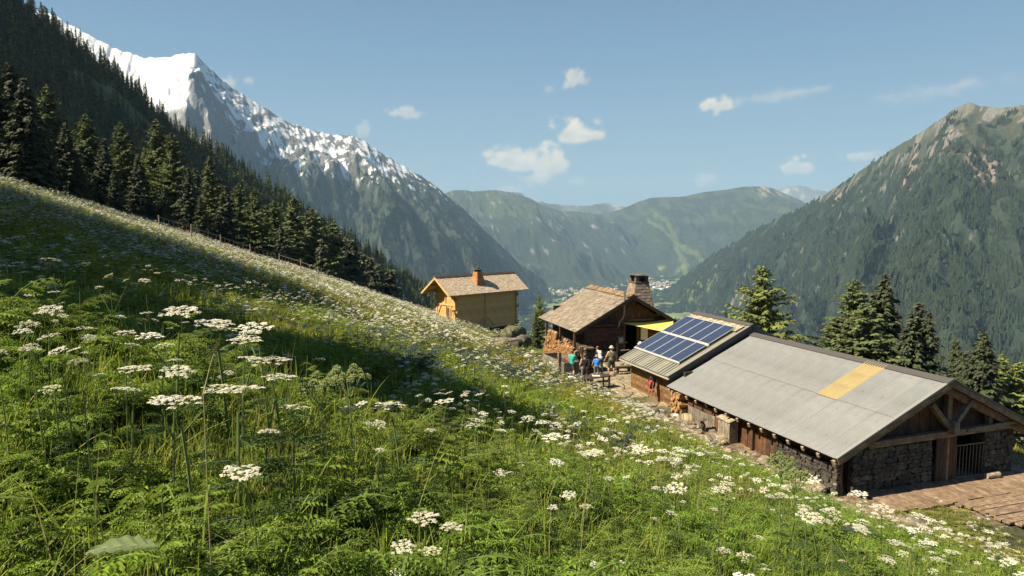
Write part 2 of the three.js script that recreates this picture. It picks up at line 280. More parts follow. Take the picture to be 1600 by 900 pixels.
const right_mountain = range({
  name: 'forest_mountain', label: 'large forested mountain with bare rocky summit filling the right of the view', seed: 5, ns: 820, nd: 320, depth: 3000, dir: [-0.62, -0.78], lam: 480, amp: 150, stretch: 2.2, jag: 18, blend: 600,
  crest: [[960, 505, 7700], [1010, 474, 7400], [1060, 440, 7000], [1110, 402, 6600], [1150, 378, 6350], [1185, 358, 6150], [1205, 347, 6050], [1240, 332, 5800], [1290, 305, 5500], [1350, 262, 5150], [1420, 219, 4750], [1480, 179, 4420], [1512, 160, 4250], [1532, 166, 4230], [1565, 169, 4200], [1600, 166, 4150], [1700, 190, 4000], [1850, 215, 3850], [2050, 250, 3700]],
  slope: (a) => a * 0.66 - 0.00002 * a * a, spurs: [[1512, 0.1, 160, 170], [1420, 0.12, 150, 90], [1600, 0.12, 200, 140], [1300, 0.1, 140, 70], [1230, 0.1, 120, 60]],
  color(q) {
    const n = fbm(q.s / 130, q.d / 260, 5, 5), st = fbm((q.s + q.d * 0.2) / 42, q.d / 260, 15, 4), n2 = fbm(q.s / 420, q.d / 420, 25, 4);
    let c = mixc(C.forest, C.forest2, ss(-0.25, 0.35, n + 0.2 * st));
    const ribs = fbm((q.s + q.d * 0.12) / 20, q.d / 70, 35, 4);
    const alp = ss(160, 420, q.y + n2 * 520 + st * 120); c = mixc(c, mixc([0.042, 0.046, 0.022], C.forest2, clamp(0.4 + n * 2.2 + ribs * 1.5)), alp * 0.9);
    const rocky = ss(0.26, 0.38, st * 0.8 + n2 * 0.8 + ribs * 0.35 + 0.14 * ss(-100, 500, q.y)); c = mixc(c, mixc(C.tan, C.rock, ss(-0.2, 0.3, n)), rocky * 0.85);
    for (const [px, d0, w, l] of [[1440, 480, 110, 260], [1372, 900, 55, 300], [1500, 430, 90, 200], [1560, 700, 120, 180], [1300, 760, 40, 220], [1225, 720, 30, 130]]) { const e = Math.abs(q.s - q.sOf(px) - 40 * noise(q.d / 90, px)) / w, g = Math.abs(q.d - d0) / l; c = mixc(c, mixc([0.20, 0.15, 0.112], C.rock, clamp(0.4 + ribs * 2)), ss(1.15, 0.5, e + g * 0.9 + 0.9 * ribs + 0.4 * st) * 0.95); }
    const summit = ss(470, 640, q.y + n * 160 + st * 200); c = mixc(c, mixc(C.rock, [0.105, 0.100, 0.062], clamp(0.5 + n * 2 + ribs * 2)), summit * 0.9);
    c = mixc(c, C.snow, ss(0.30, 0.36, fbm(q.s / 60, q.d / 40, 75, 3)) * ss(q.sOf(1530), q.sOf(1545), q.s) * ss(640, 700, q.y));
    c = mixc(c, [0.09, 0.11, 0.04], ss(0.22, 0.30, n2 + 0.1 * n) * ss(-260, -420, q.y) * 0.9);
    return c;
  },
});

// the valley floor with fields, woods and the small town
{
  const N = 150, pos = [], col = [], idx = [], X0 = -9000, X1 = 9000, Z0 = 400, Z1 = 26000;
  for (let j = 0; j <= N; j++) for (let i = 0; i <= N; i++) {
    const x = lerp(X0, X1, i / N), z = lerp(Z0, Z1, Math.pow(j / N, 1.6)), y = FLOOR + 2 + 10 * fbm(x / 500, z / 500, 2, 3); pos.push(x, y, -z);
    const n = fbm(x / 260, z / 320, 12, 4), n2 = fbm(x / 90, z / 120, 13, 3);
    col.push(...mixc(mixc([0.14, 0.175, 0.06], C.earth, ss(0.1, 0.35, n2) * 0.4), C.forest, ss(-0.08, 0.06, n + n2 * 0.4)));
  }
  for (let j = 0; j < N; j++) for (let i = 0; i < N; i++) { const a = j * (N + 1) + i; idx.push(a, a + 1, a + N + 1, a + 1, a + N + 2, a + N + 1); }
  const g = new THREE.BufferGeometry(); g.setAttribute('position', new THREE.Float32BufferAttribute(pos, 3)); g.setAttribute('color', new THREE.Float32BufferAttribute(col, 3)); g.setIndex(idx); g.computeVertexNormals();
  const m = struct('valley_floor', g, M.mountain); m.userData.label = 'hazy green valley floor with fields and woods'; m.userData.category = 'valley';
}

// ------------------------------------------------------------------ the near ground: an alpine meadow falling to the right, with terraces for the buildings
const BARN = { o: [10.91, -22.24], t: -0.316 };
function barnLocal(x, z) { const dx = x - BARN.o[0], dz = -z + BARN.o[1]; return [dx * Math.cos(BARN.t) - dz * Math.sin(BARN.t), dx * Math.sin(BARN.t) + dz * Math.cos(BARN.t)]; }
function inRect(u, v, u0, u1, v0, v1, e) { return ss(u0 - e, u0, u) * ss(u1 + e, u1, u) * ss(v0 - e, v0, v) * ss(v1 + e, v1, v); }
const edgeZ = (x) => { const k = [[-400, 330], [-140, 190], [-60, 118], [-30, 92], [-15, 78], [0, 73], [10, 62], [22, 52], [30, 40], [40, 24], [60, 0], [400, -40]]; for (let i = 1; i < k.length; i++) if (x <= k[i][0]) return lerp(k[i - 1][1], k[i][1], (x - k[i - 1][0]) / (k[i][0] - k[i - 1][0])); return -40; };
function ground(x, z) {
  const f = -z;
  let y = -1.72 - 0.32 * x - 0.15 * f;
  if (x > 14) y += 0.32 * (x - 14) * 0.75 * ss(14, 20, x);
  const r = Math.hypot(x, f);
  y += 0.55 * fbm(x / 9, f / 9, 1, 3) * ss(1, 9, r) + 0.16 * fbm(x / 2.2, f / 2.2, 2, 3) * ss(1, 4, r);
  y += 0.34 * Math.exp(-(((x + 3.2) / 2.6) ** 2 + ((f - 5.6) / 1.2) ** 2)) - 0.6 * Math.exp(-(((x + 3.5) / 3.5) ** 2 + ((f - 9) / 2.2) ** 2));   // a low hump and the dip behind it
  const [u, v] = barnLocal(x, z);
  y -= 0.75 * Math.exp(-(((u + 2.6) / 3.2) ** 2)) * ss(-11, -3, v) * ss(13, 9, v);
  y -= 0.45 * Math.exp(-(((x - 2.2) / 2.2) ** 2 + ((f - 38) / 5) ** 2)) + 0.4 * Math.exp(-(((x - 12) / 3.5) ** 2 + ((f - 17) / 3.5) ** 2));
  y = lerp(y, -9.5, inRect(u, v, 0.9, 11.5, -6.2, 12, 1.6));
  y = lerp(y, -9.42 + 0.05 * (v - 1), inRect(u, v, -1.3, 0.9, -0.6, 11.6, 3.0) * 0.92);
  const c = inRect(x, f, 2.4, 9.5, 31.8, 44, 2.6); y = lerp(y, -9.2, c);
  y = lerp(y, -9.05, inRect(x, f, 4.2, 11, 44, 52, 3));
  y += 1.0 * Math.exp(-(((x - 1.5) / 5) ** 2 + ((f - 66) / 5) ** 2));
  const e = Math.max(0, f - edgeZ(x)); y -= 0.62 * e * e / (e + 22) * lerp(1, 0.45, ss(-20, -60, x));
  return y;
}
const groundTex = texture(512, (u, v) => { const n = tile(u, v, 9, 1, 5), m = tile(u, v, 60, 4, 3), k = 0.72 + n * 0.5 + m * 0.7; return [k, k, k]; });
mat('turf', { vertexColors: true, map: groundTex, roughness: 1 });
{
  const pos = [], col = [], uv = [], idx = [], NX = 300, NZ = 330;
  const xs = [], zs = [];
  for (let i = 0; i <= NX; i++) { const t = i / NX * 2 - 1; xs.push(t < 0 ? -260 * Math.pow(-t, 2.2) + t * 8 + 2 : 120 * Math.pow(t, 2.2) + t * 18 + 2); }
  for (let j = 0; j <= NZ; j++) { const t = j / NZ; zs.push(t < 0.12 ? -45 * Math.pow(1 - t / 0.12, 1.5) : 290 * Math.pow((t - 0.12) / 0.88, 1.9) + (t - 0.12) * 12); }
  for (const f of zs) for (const x of xs) {
    pos.push(x, ground(x, -f), -f); uv.push(x / 1.7, f / 1.7);
    const n = fbm(x / 3, f / 3, 31, 4), n2 = fbm(x / 0.9, f / 0.9, 33, 3), [u, v] = barnLocal(x, -f);
    let c = mixc([0.045, 0.062, 0.016], [0.075, 0.085, 0.028], clamp(0.5 + n * 1.5));
    c = mixc(c, [0.13, 0.09, 0.055], ss(0.2, 0.45, n2 + n * 0.4));
    const dirt = Math.max(inRect(u, v, -1.0, 12, -2, 11, 1.0), inRect(x, f, 3, 10, 32.8, 45, 0.8));
    c = mixc(c, mixc([0.30, 0.20, 0.125], [0.36, 0.27, 0.17], clamp(0.5 + n2 * 1.5)), clamp(dirt * 1.3 + n * 0.6 * dirt));
    c = mixc(c, [0.09, 0.125, 0.03], inRect(x, f, 3.4, 8.5, 32, 41, 1) * ss(-0.15, 0.05, fbm(x / 1.1, f / 1.1, 44, 3)) * 0.9);
    col.push(...c);
  }
  const w = NX + 1; for (let j = 0; j < NZ; j++) for (let i = 0; i < NX; i++) { const a = j * w + i; idx.push(a, a + 1, a + w, a + 1, a + w + 1, a + w); }
  const g = new THREE.BufferGeometry(); g.setAttribute('position', new THREE.Float32BufferAttribute(pos, 3)); g.setAttribute('color', new THREE.Float32BufferAttribute(col, 3)); g.setAttribute('uv', new THREE.Float32BufferAttribute(uv, 2)); g.setIndex(idx); g.computeVertexNormals();
  const m = struct('meadow_ground', g, M.turf); m.userData.label = 'steep alpine meadow ground falling away to the right'; m.userData.category = 'ground';
}

// the forested slope behind the meadow
const hill = range({
  name: 'forest_slope', label: 'steep dark forested mountainside rising behind the meadow', seed: 7, ns: 200, nd: 110, depth: 640, backDepth: 500, dir: [0.5, -0.87], lam: 170, amp: 16, stretch: 1.6, jag: 6, blend: 80,
  crest: [[-500, -330, 640], [-320, -230, 660], [-150, -135, 680], [0, -14, 705], [40, 12, 712], [100, 58, 725], [150, 96, 738], [180, 118, 745], [250, 182, 765], [330, 236, 790], [400, 282, 820], [480, 334, 850], [560, 387, 880], [620, 425, 910], [680, 466, 940], [760, 520, 980], [860, 590, 1030], [1000, 690, 1100]],
  slope: (a) => a * 0.66,
  color(q) { const n = fbm(q.s / 40, q.d / 40, 5, 4); return mixc(mixc([0.045, 0.065, 0.02], [0.09, 0.11, 0.035], ss(-0.1, 0.3, n)), [0.14, 0.12, 0.08], ss(0.25, 0.4, fbm(q.s / 18, q.d / 30, 9, 3))); },
});

// ------------------------------------------------------------------ conifers
mat('needles', { vertexColors: true, roughness: 0.85 });
M.needles = Object.assign(new THREE.MeshPhysicalMaterial({ vertexColors: true, roughness: 1, transmission: 0.22, thickness: 0 }), { name: 'needles' });
const barkTex = texture(128, (u, v) => { const n = tile(u, v, 14, 2, 4), k = 0.6 + 0.9 * n + 0.3 * tile(u, v * 0.3, 40, 7, 2); return [k, k * 0.96, k * 0.9]; });
mat('bark', { color: lin(0.105, 0.082, 0.062), map: barkTex, bumpMap: barkTex, bumpScale: 0.03 });
// kind: spruce (dense, dark, drooping) or larch (open, light)
function conifer(seed, o) {
  const R = rng(seed), b = new MB(), H = o.h, wid = o.w, limbs = [];
  const leanX = (R() - 0.5) * 0.03 * H, leanZ = (R() - 0.5) * 0.03 * H, axis = (y) => [leanX * y / H, leanZ * y / H];
  const trunk = rod([0, -0.6, 0], [leanX, H * 0.97, leanZ], o.h * 0.016 + 0.03, 0.02, 8);
  const N = o.branches;
  for (let i = 0; i < N; i++) {
    const t = Math.pow((i + R() * 0.8) / N, 0.92), y = H * lerp(o.bare, 0.985, t), prof = o.larch ? Math.pow(1 - t, 0.72) * (0.62 + 0.38 * ss(0, 0.22, t)) : Math.pow(1 - t, 0.86) * (0.75 + 0.25 * ss(0, 0.15, t));
    const L = Math.max(0.16, wid * prof * (o.larch ? 0.45 + R() * 0.85 : 0.6 + R() * 0.6)) * (R() < o.gaps ? 0.45 : 1), a = i * 2.39996 + R() * 0.9, droop = o.larch ? 0.05 + 0.28 * (1 - t) * R() : 0.10 + 0.42 * (1 - t), [ax, az] = axis(y);
    const dx = Math.cos(a), dz = Math.sin(a), rise = o.larch ? 0.12 + 0.25 * t : 0.05 + 0.45 * t * t;
    const P = (q) => [ax + dx * L * q, y + L * (rise * q - droop * q * q + (o.larch ? 0.10 : 0.16) * q * q * q), az + dz * L * q];
    if (L > 0.9) limbs.push([P(0), P(0.75), 0.012 * L + 0.012]);
    const n = Math.max(3, Math.round(L * o.dens)), tone = 0.72 + R() * 0.56;
    for (let j = 0; j < n; j++) {
      const q = lerp(o.larch ? 0.16 : 0.12, 1.03, (j + R()) / n), p = P(q), side = (R() - 0.5) * 2, sp = L * 0.34 * (1.12 - q) * side;
      const cx = p[0] - dz * sp + (R() - 0.5) * 0.12, cy = p[1] - Math.abs(side) * 0.05 * L + (R() - 0.5) * 0.1, cz = p[2] + dx * sp + (R() - 0.5) * 0.12;
      const s = o.leaf * (0.65 + R() * 0.7) * (0.75 + 0.25 * Math.min(1, L)), v = tone * (0.75 + R() * 0.5), yel = R() * R() * 0.5, col = [o.c[0] * v * (1 + yel), o.c[1] * v, o.c[2] * v * (1 - yel * 0.5)];
      const m = o.larch ? 2 : 2;
      for (let k = 0; k < m; k++) {     // a spray: two narrow leaf-like faces that hang from the twig
        const th = a + side * 0.9 + (R() - 0.5) * 1.3, ph = -droop * 1.2 - R() * 0.5 + (R() - 0.5) * 0.5, ex = Math.cos(th) * Math.cos(ph), ey = Math.sin(ph), ez = Math.sin(th) * Math.cos(ph);
        const wx = -Math.sin(th) * s * 0.34, wz = Math.cos(th) * s * 0.34, tw = (R() - 0.5) * s * 0.4;
        const A = [cx - ex * s * 0.35, cy - ey * s * 0.35, cz - ez * s * 0.35], B = [cx + wx, cy + tw, cz + wz], D = [cx - wx, cy - tw, cz - wz], E = [cx + ex * s, cy + ey * s - s * 0.12, cz + ez * s];
        b.quad(A, B, E, D, col);
      }
    }
  }
  const lg = mergeGeometries([trunk, ...limbs.map(([p, q, r]) => rod(p, q, r, r * 0.35, 5))]);
  return { crown: b.geo(), trunk: lg, h: H };
}
const SPRUCE = [0.040, 0.062, 0.018], LARCH = [0.095, 0.140, 0.026];
const kinds = {
  spruceA: conifer(11, { h: 16, w: 3.9, branches: 330, bare: 0.04, dens: 14, leaf: 0.40, gaps: 0.12, c: SPRUCE }),
  spruceB: conifer(12, { h: 12, w: 2.8, branches: 260, bare: 0.03, dens: 14, leaf: 0.34, gaps: 0.15, c: SPRUCE }),
  larchA: conifer(13, { h: 17, w: 4.6, branches: 280, bare: 0.06, dens: 22, leaf: 0.25, gaps: 0.3, larch: true, c: LARCH }),
  larchB: conifer(14, { h: 20, w: 4.0, branches: 280, bare: 0.14, dens: 14, leaf: 0.34, gaps: 0.3, larch: true, c: LARCH }),
  larchC: conifer(15, { h: 11, w: 3.9, branches: 260, bare: 0.04, dens: 30, leaf: 0.19, gaps: 0.28, larch: true, c: [0.135, 0.185, 0.03] }),
};
function tree(kind, label, x, z, h, turn, group, opt = {}) {
  const k = kinds[kind], o = thing(kind.startsWith('larch') ? 'larch_tree' : 'spruce_tree', label, 'tree', [x, ground(x, z) - 0.1 + (opt.dy || 0), z], turn, group), s = h / k.h, w = s * (opt.w || 1);
  o.scale.set(w, s, w); part('trunk', k.trunk, M.bark, o); part('crown', k.crown, opt.m || M.needles, o); return o;
}
function treeAt(kind, label, px, top, dist, turn, group, opt) {   // set by where its top shows
  const p = at(px, top, dist), g = ground(p.x, p.z); return tree(kind, label, p.x, p.z, p.y - g + 0.1, turn, group, opt);
}
// trees around the buildings
treeAt('larchC', 'bright green larch rising behind the roof with the solar panels', 1194, 412, 50, 0.4, undefined, { w: 1.15 });
treeAt('larchA', 'light green larch, left half of the tall pair behind the barn roof', 1338, 433, 52, 1.2, undefined, { w: 1.35 });
treeAt('spruceA', 'tall dark spruce, right half of the tall pair behind the barn roof', 1383, 425, 54, 2.0, undefined, { w: 1.15 });
treeAt('spruceB', 'slim dark spruce just right of the tall pair behind the barn', 1455, 484, 50, 0.3, undefined, { w: 1.0 });
treeAt('spruceB', 'short spruce filling the foot of the tall spruce behind the barn roof', 1420, 497, 49, 4.1, undefined, { w: 1.45 });
treeAt('spruceB', 'small pointed spruce top between the two dark spruces above the barn ridge', 1494, 528, 56, 2.3, undefined, { w: 1.0 });
treeAt('spruceA', 'bushy dark spruce above the near end of the barn ridge', 1537, 514, 44, 5.1, undefined, { w: 1.25 });
treeAt('larchC', 'low light green larch at the right edge above the barn gable', 1592, 563, 46, 1.9, undefined, { w: 1.5 });
treeAt('larchC', 'young larch standing between the small hut and the shingled chalet', 843, 458, 63, 3.3, undefined, { w: 0.62 });
treeAt('spruceB', 'dark little spruce under the larch between hut and chalet', 838, 487, 60, 1.3, undefined, { w: 0.8 });
treeAt('larchA', 'full low larch at the foot of the tall pair behind the barn ridge', 1352, 470, 49, 2.7, undefined, { w: 1.9 });
treeAt('larchA', 'light larch branches at the left foot of the tall pair behind the barn', 1306, 490, 50, 5.2, undefined, { w: 1.6 });
treeAt('spruceB', 'spruce between the tall spruce and the slim one behind the barn ridge', 1432, 470, 57, 3.7, undefined, { w: 1.3 });
treeAt('spruceB', 'low dark spruce left of the bushy spruce above the barn ridge', 1510, 548, 47, 0.9, undefined, { w: 1.5 });
treeAt('larchC', 'low green larch right of the bushy spruce above the barn ridge', 1566, 552, 50, 4.4, undefined, { w: 1.5 });
// the edge of the forest behind the meadow: nearest trees one by one
{
  const row = [[-30, 70, 88, 'spruceA'], [14, 95, 95, 'spruceA'], [38, 120, 84, 'spruceB'], [72, 130, 104, 'larchB'], [100, 190, 92, 'spruceB'], [132, 175, 108, 'larchB'], [160, 215, 96, 'spruceB'], [188, 188, 112, 'larchB'], [214, 240, 98, 'spruceB'], [243, 183, 118, 'larchB'], [268, 205, 108, 'larchA'], [292, 260, 104, 'spruceB'], [327, 242, 122, 'larchB'], [352, 290, 112, 'spruceB'], [372, 285, 128, 'larchA'], [398, 292, 116, 'larchB'], [428, 312, 128, 'larchA'], [458, 302, 136, 'larchB'], [488, 322, 130, 'larchA'], [521, 342, 138, 'larchB'], [548, 372, 142, 'spruceB'], [575, 400, 150, 'spruceB'], [606, 418, 160, 'spruceB'], [52, 175, 78, 'spruceB'], [120, 240, 84, 'spruceB'], [-62, 60, 78, 'larchB'], [-110, 40, 72, 'spruceA'], [178, 265, 88, 'spruceB'], [255, 290, 96, 'spruceB'], [312, 305, 100, 'spruceB'], [440, 350, 114, 'spruceB'], [505, 375, 122, 'spruceB']];
  const R = rng(5), sorted = row.slice().sort((a, b) => a[0] - b[0]);
  for (const [px, top, d, k] of [[-10, 105, 112, 'larchA'], [30, 150, 120, 'spruceA'], [62, 165, 118, 'larchA'], [88, 178, 124, 'spruceA'], [116, 200, 120, 'larchA'], [146, 205, 126, 'spruceA'], [202, 215, 128, 'larchA'], [228, 225, 124, 'spruceA'], [256, 225, 132, 'larchA'], [304, 262, 130, 'larchA'], [340, 275, 134, 'spruceA'], [362, 300, 138, 'larchA'], [386, 305, 136, 'spruceA'], [414, 318, 142, 'larchA'], [444, 330, 146, 'spruceA'], [474, 335, 150, 'larchA'], [503, 345, 152, 'larchA'], [534, 365, 156, 'spruceA'], [562, 390, 160, 'larchA'], [590, 410, 166, 'spruceA']]) { row.push([px, top, d, k]); sorted.push([px, top, d, k]); }
  sorted.sort((a, b) => a[0] - b[0]);
  const nth = ['first', 'second', 'third', 'fourth', 'fifth', 'sixth', 'seventh', 'eighth', 'ninth', 'tenth', 'eleventh', 'twelfth', 'thirteenth', 'fourteenth', 'fifteenth', 'sixteenth'];
  const word = { larchB: 'tall narrow larch', larchA: 'broad light green larch', spruceA: 'big dark spruce', spruceB: 'slim dark spruce' };
  row.forEach(([px, top, d, k]) => {
    const same = sorted.filter((q) => q[3] === k), i = same.findIndex((q) => q[0] === px);
    treeAt(k, word[k] + ', ' + nth[i] + ' of its kind from the left along the forest edge', px, top, d, R() * 6, 'trees along the forest edge', { w: 1.1 + R() * 0.35 });
  });
}
// trees outside the picture on the left, whose shade lies across the meadow
[[-22, 6.5, 10.5, 'spruceB'], [-22.5, 9.3, 11.5, 'larchA'], [-23, 11.7, 12.6, 'spruceA'], [-24, 14.8, 13.4, 'larchB'], [-25.5, 17.7, 14.4, 'spruceA'], [-28.5, 20.7, 16, 'larchB'], [-31, 23.8, 16.6, 'spruceA'], [-33.5, 26.9, 16.6, 'larchB'], [-36, 29.5, 16.6, 'larchB'], [-27, 12.5, 15, 'spruceA'], [-30, 18, 17, 'larchB'], [-15, 3.6, 9.6, 'spruceB'], [-15.6, 5.6, 11.3, 'spruceB'], [-16, 7.2, 11.6, 'spruceB'], [-13.6, 6.6, 10.2, 'spruceB'], [-14.2, 4.8, 10, 'spruceB']].forEach(([x, f, h, k], i) => tree(k, (k === 'larchB' ? 'larch' : 'spruce') + (i < 11 ? ' of the grove up the slope beyond the left side' : ' of the low clump up the slope beyond the left side'), x, -f, h * 1.08, x * f, i < 11 ? 'grove beyond the left side' : 'clump beyond the left side', { w: i < 11 ? 1.55 : 1.9 }));

// the wood that covers the slope behind, a mass of trees
{
  const mids = [conifer(31, { h: 15, w: 2.9, branches: 60, bare: 0.04, dens: 3.6, leaf: 0.85, gaps: 0.2, c: [0.052, 0.080, 0.022] }), conifer(32, { h: 17, w: 2.6, branches: 50, bare: 0.05, dens: 3.2, leaf: 0.9, gaps: 0.25, c: [0.044, 0.070, 0.02] }), conifer(33, { h: 13, w: 3.1, branches: 42, bare: 0.08, dens: 3, leaf: 0.95, gaps: 0.3, larch: true, c: [0.095, 0.135, 0.03] })];
  const s = stand(hill, 91, 34000, mids.map((m) => m.crown), (q, a, d) => ss(-0.2, 0.06, fbm(a / 50, d / 50, 2, 3) + 0.13), 1.12);
  // upright trees, not sheared ones
  s.lists.forEach((l, k) => { l.forEach((m) => { const e = m.elements; e[1] = 0; e[9] = 0; e[13] -= 0.5; }); scatter('slope_forest', mids[k].crown, M.wood_mass, l, s.cols[k], ['dark spruces massed on the mountainside behind the meadow', 'slender spruces massed on the mountainside behind the meadow', 'lighter larches mixed into the wood on the mountainside'][k], 'forest'); });
  const g = [farGroup(41, 26, 44, 17), farGroup(42, 24, 44, 16), farGroup(43, 20, 44, 18)];
  const R1 = stand(right_mountain, 92, 20000, g, (q, a, d) => Math.max(0.10 * ss(620, 380, q.y), ss(420, 60, q.y + 420 * fbm(a / 420, d / 420, 25, 4)) * ss(0.32, 0.22, fbm((a + d * 0.2) / 42, d / 260, 15, 4) * 0.75 + fbm(a / 420, d / 420, 25, 4) * 0.75) * ss(-0.35, 0.1, fbm(a / 60, d / 120, 7, 3) + 0.1)), 1);
  R1.lists.forEach((l, k) => scatter('mountain_forest', g[k], M.wood_mass, l, R1.cols[k], 'far forest covering the flank of the right-hand mountain', 'forest'));
  const R2 = stand(snowy, 93, 16000, g, (q, a, d) => ss(420, 160, q.y + 500 * fbm(a / 420, d / 420, 9, 4)) * ss(-0.35, 0.1, fbm(a / 80, d / 160, 7, 3) + 0.12), 1);
  R2.lists.forEach((l, k) => scatter('valley_forest', g[k], M.wood_mass, l, R2.cols[k], 'far forest on the foot of the snowy mountain', 'forest'));
  const R3 = rng(94), l3 = [[], [], []], c3 = [[], [], []];
  for (let i = 0; i < 9000; i++) { const z = 3800 + R3() * 7000, x = z * (-0.12 + R3() * 0.45), m = fbm(x / 260, z / 320, 12, 4) + 0.4 * fbm(x / 90, z / 120, 13, 3); if (R3() > ss(-0.12, 0.05, m)) continue; const k = i % 3, b2 = 0.8 + R3() * 0.6; l3[k].push(new THREE.Matrix4().compose(V(x, FLOOR + 2, -z), new THREE.Quaternion().setFromEuler(new THREE.Euler(0, R3() * 6, 0)), V(1, 0.8 + R3() * 0.4, 1))); c3[k].push(lin(b2 * 1.15, b2 * 1.1, b2)); }
  l3.forEach((l, k) => scatter('valley_wood', g[k], M.wood_mass, l, c3[k], 'dark woods scattered over the valley floor', 'forest'));
}

// ------------------------------------------------------------------ building materials
const grain = texture(256, (u, v) => { const a = tile(u, v * 0.12, 42, 3, 3), b = tile(u, v, 5, 8, 3), c = tile(u, v * 0.3, 90, 5, 2), k = 0.74 + 0.5 * a + 0.35 * b + 0.4 * c; return [k, k * 0.985, k * 0.96]; });
const stoneTex = texture(256, (u, v) => { const k = 0.72 + 0.7 * tile(u, v, 6, 1, 5) + 0.45 * tile(u, v, 40, 5, 3), m = ss(0.12, 0.3, tile(u, v, 8, 12, 4)); return [k, k * (1 - 0.03 * m), k * (1 - 0.15 * m)]; });
const metalTex = texture(512, (u, v) => { const k = 0.92 + 0.13 * tile(u, v, 4, 3, 4) + 0.05 * tile(u, v * 0.15, 50, 6, 2) + 0.05 * tile(u, v, 70, 9, 2), r = ss(0.25, 0.42, tile(u, v, 10, 21, 4)); return mixc([k, k, k], [k * 0.84, k * 0.72, k * 0.58], r * 0.35); });
const soft = texture(256, (u, v) => { const k = 0.9 + 0.16 * tile(u, v * 0.12, 36, 3, 3) + 0.14 * tile(u, v, 4, 8, 3); return [k, k * 0.985, k * 0.96]; });
const wood = (name, r, g, b, o = {}) => mat(name, { color: lin(r, g, b), map: grain, bumpMap: grain, bumpScale: 0.0015, roughness: 0.85, ...o });
wood('wood_brown', 0.17, 0.078, 0.034); wood('wood_brown2', 0.13, 0.062, 0.03); wood('wood_brown3', 0.22, 0.10, 0.042);
wood('wood_dark', 0.085, 0.055, 0.036); wood('wood_dark2', 0.065, 0.045, 0.032); wood('wood_grey', 0.34, 0.29, 0.24); wood('wood_grey2', 0.28, 0.245, 0.205); wood('wood_grey3', 0.40, 0.34, 0.27);
wood('wood_ochre', 0.33, 0.185, 0.07); wood('wood_ochre2', 0.28, 0.155, 0.06);
const NW = { map: soft, bumpMap: null }; wood('wood_new', 0.66, 0.42, 0.17, NW); wood('wood_new2', 0.61, 0.38, 0.15, NW); wood('wood_new3', 0.69, 0.45, 0.19, NW); wood('wood_beam', 0.30, 0.21, 0.13); wood('wood_pale', 0.55, 0.45, 0.34);
wood('deck_a', 0.36, 0.25, 0.165); wood('deck_b', 0.31, 0.215, 0.145); wood('deck_c', 0.41, 0.29, 0.195);
mat('stone_a', { color: lin(0.15, 0.13, 0.105), map: stoneTex, bumpMap: stoneTex, bumpScale: 0.02 }); mat('stone_b', { color: lin(0.105, 0.094, 0.08), map: stoneTex, bumpMap: stoneTex, bumpScale: 0.02 }); mat('stone_c', { color: lin(0.22, 0.19, 0.145), map: stoneTex, bumpMap: stoneTex, bumpScale: 0.02 });
mat('stone_pale', { color: lin(0.36, 0.29, 0.20), map: stoneTex, bumpMap: stoneTex, bumpScale: 0.02 }); mat('slab', { color: lin(0.56, 0.46, 0.29), map: stoneTex, bumpMap: stoneTex, bumpScale: 0.01 }); mat('slab2', { color: lin(0.48, 0.40, 0.26), map: stoneTex, bumpMap: stoneTex, bumpScale: 0.01 });
wood('wood_ridge', 0.42, 0.29, 0.16); wood('wood_ridge2', 0.35, 0.25, 0.15); wood('wood_slate', 0.17, 0.18, 0.165); wood('wood_slate2', 0.13, 0.14, 0.13); wood('wood_slab', 0.29, 0.255, 0.205); wood('wood_slab2', 0.25, 0.22, 0.18); mat('pipe', { color: lin(0.30, 0.25, 0.20), roughness: 0.5, metalness: 0.4 });
mat('stone_moss', { color: lin(0.22, 0.215, 0.10), map: stoneTex, bumpMap: stoneTex, bumpScale: 0.02 }); mat('stone_dark', { color: lin(0.07, 0.065, 0.058), map: stoneTex, bumpMap: stoneTex, bumpScale: 0.02 }); mat('stone_orange', { color: lin(0.36, 0.21, 0.12), map: stoneTex, bumpMap: stoneTex, bumpScale: 0.02 });
mat('mortar', { color: lin(0.05, 0.043, 0.036), map: stoneTex });
mat('sheet_a', { color: lin(0.262, 0.268, 0.262), map: metalTex, roughness: 0.5, metalness: 0.15 }); mat('sheet_b', { color: lin(0.282, 0.288, 0.282), map: metalTex, roughness: 0.5, metalness: 0.15 }); mat('sheet_c', { color: lin(0.248, 0.25, 0.242), map: metalTex, roughness: 0.55, metalness: 0.12 });
mat('sheet_brown', { color: lin(0.25, 0.24, 0.19), map: metalTex, roughness: 0.6 }); mat('trim_dark', { color: lin(0.075, 0.068, 0.062), roughness: 0.55 }); mat('trim_grey', { color: lin(0.26, 0.255, 0.24), roughness: 0.5, metalness: 0.2 });
mat('iron', { color: lin(0.16, 0.15, 0.13), roughness: 0.6, metalness: 0.5 }); mat('zinc', { color: lin(0.36, 0.345, 0.29), roughness: 0.45, metalness: 0.4 }); mat('black', { color: lin(0.012, 0.011, 0.010) }); mat('white_paint', { color: lin(0.74, 0.72, 0.68) }); mat('cream', { color: lin(0.55, 0.47, 0.33), map: stoneTex });
mat('shingle', { vertexColors: true, roughness: 0.92, map: soft });
M.skylight = Object.assign(new THREE.MeshPhysicalMaterial({ color: lin(0.46, 0.355, 0.155), map: metalTex, roughness: 0.7, transmission: 0.25, thickness: 0 }), { name: 'skylight' });

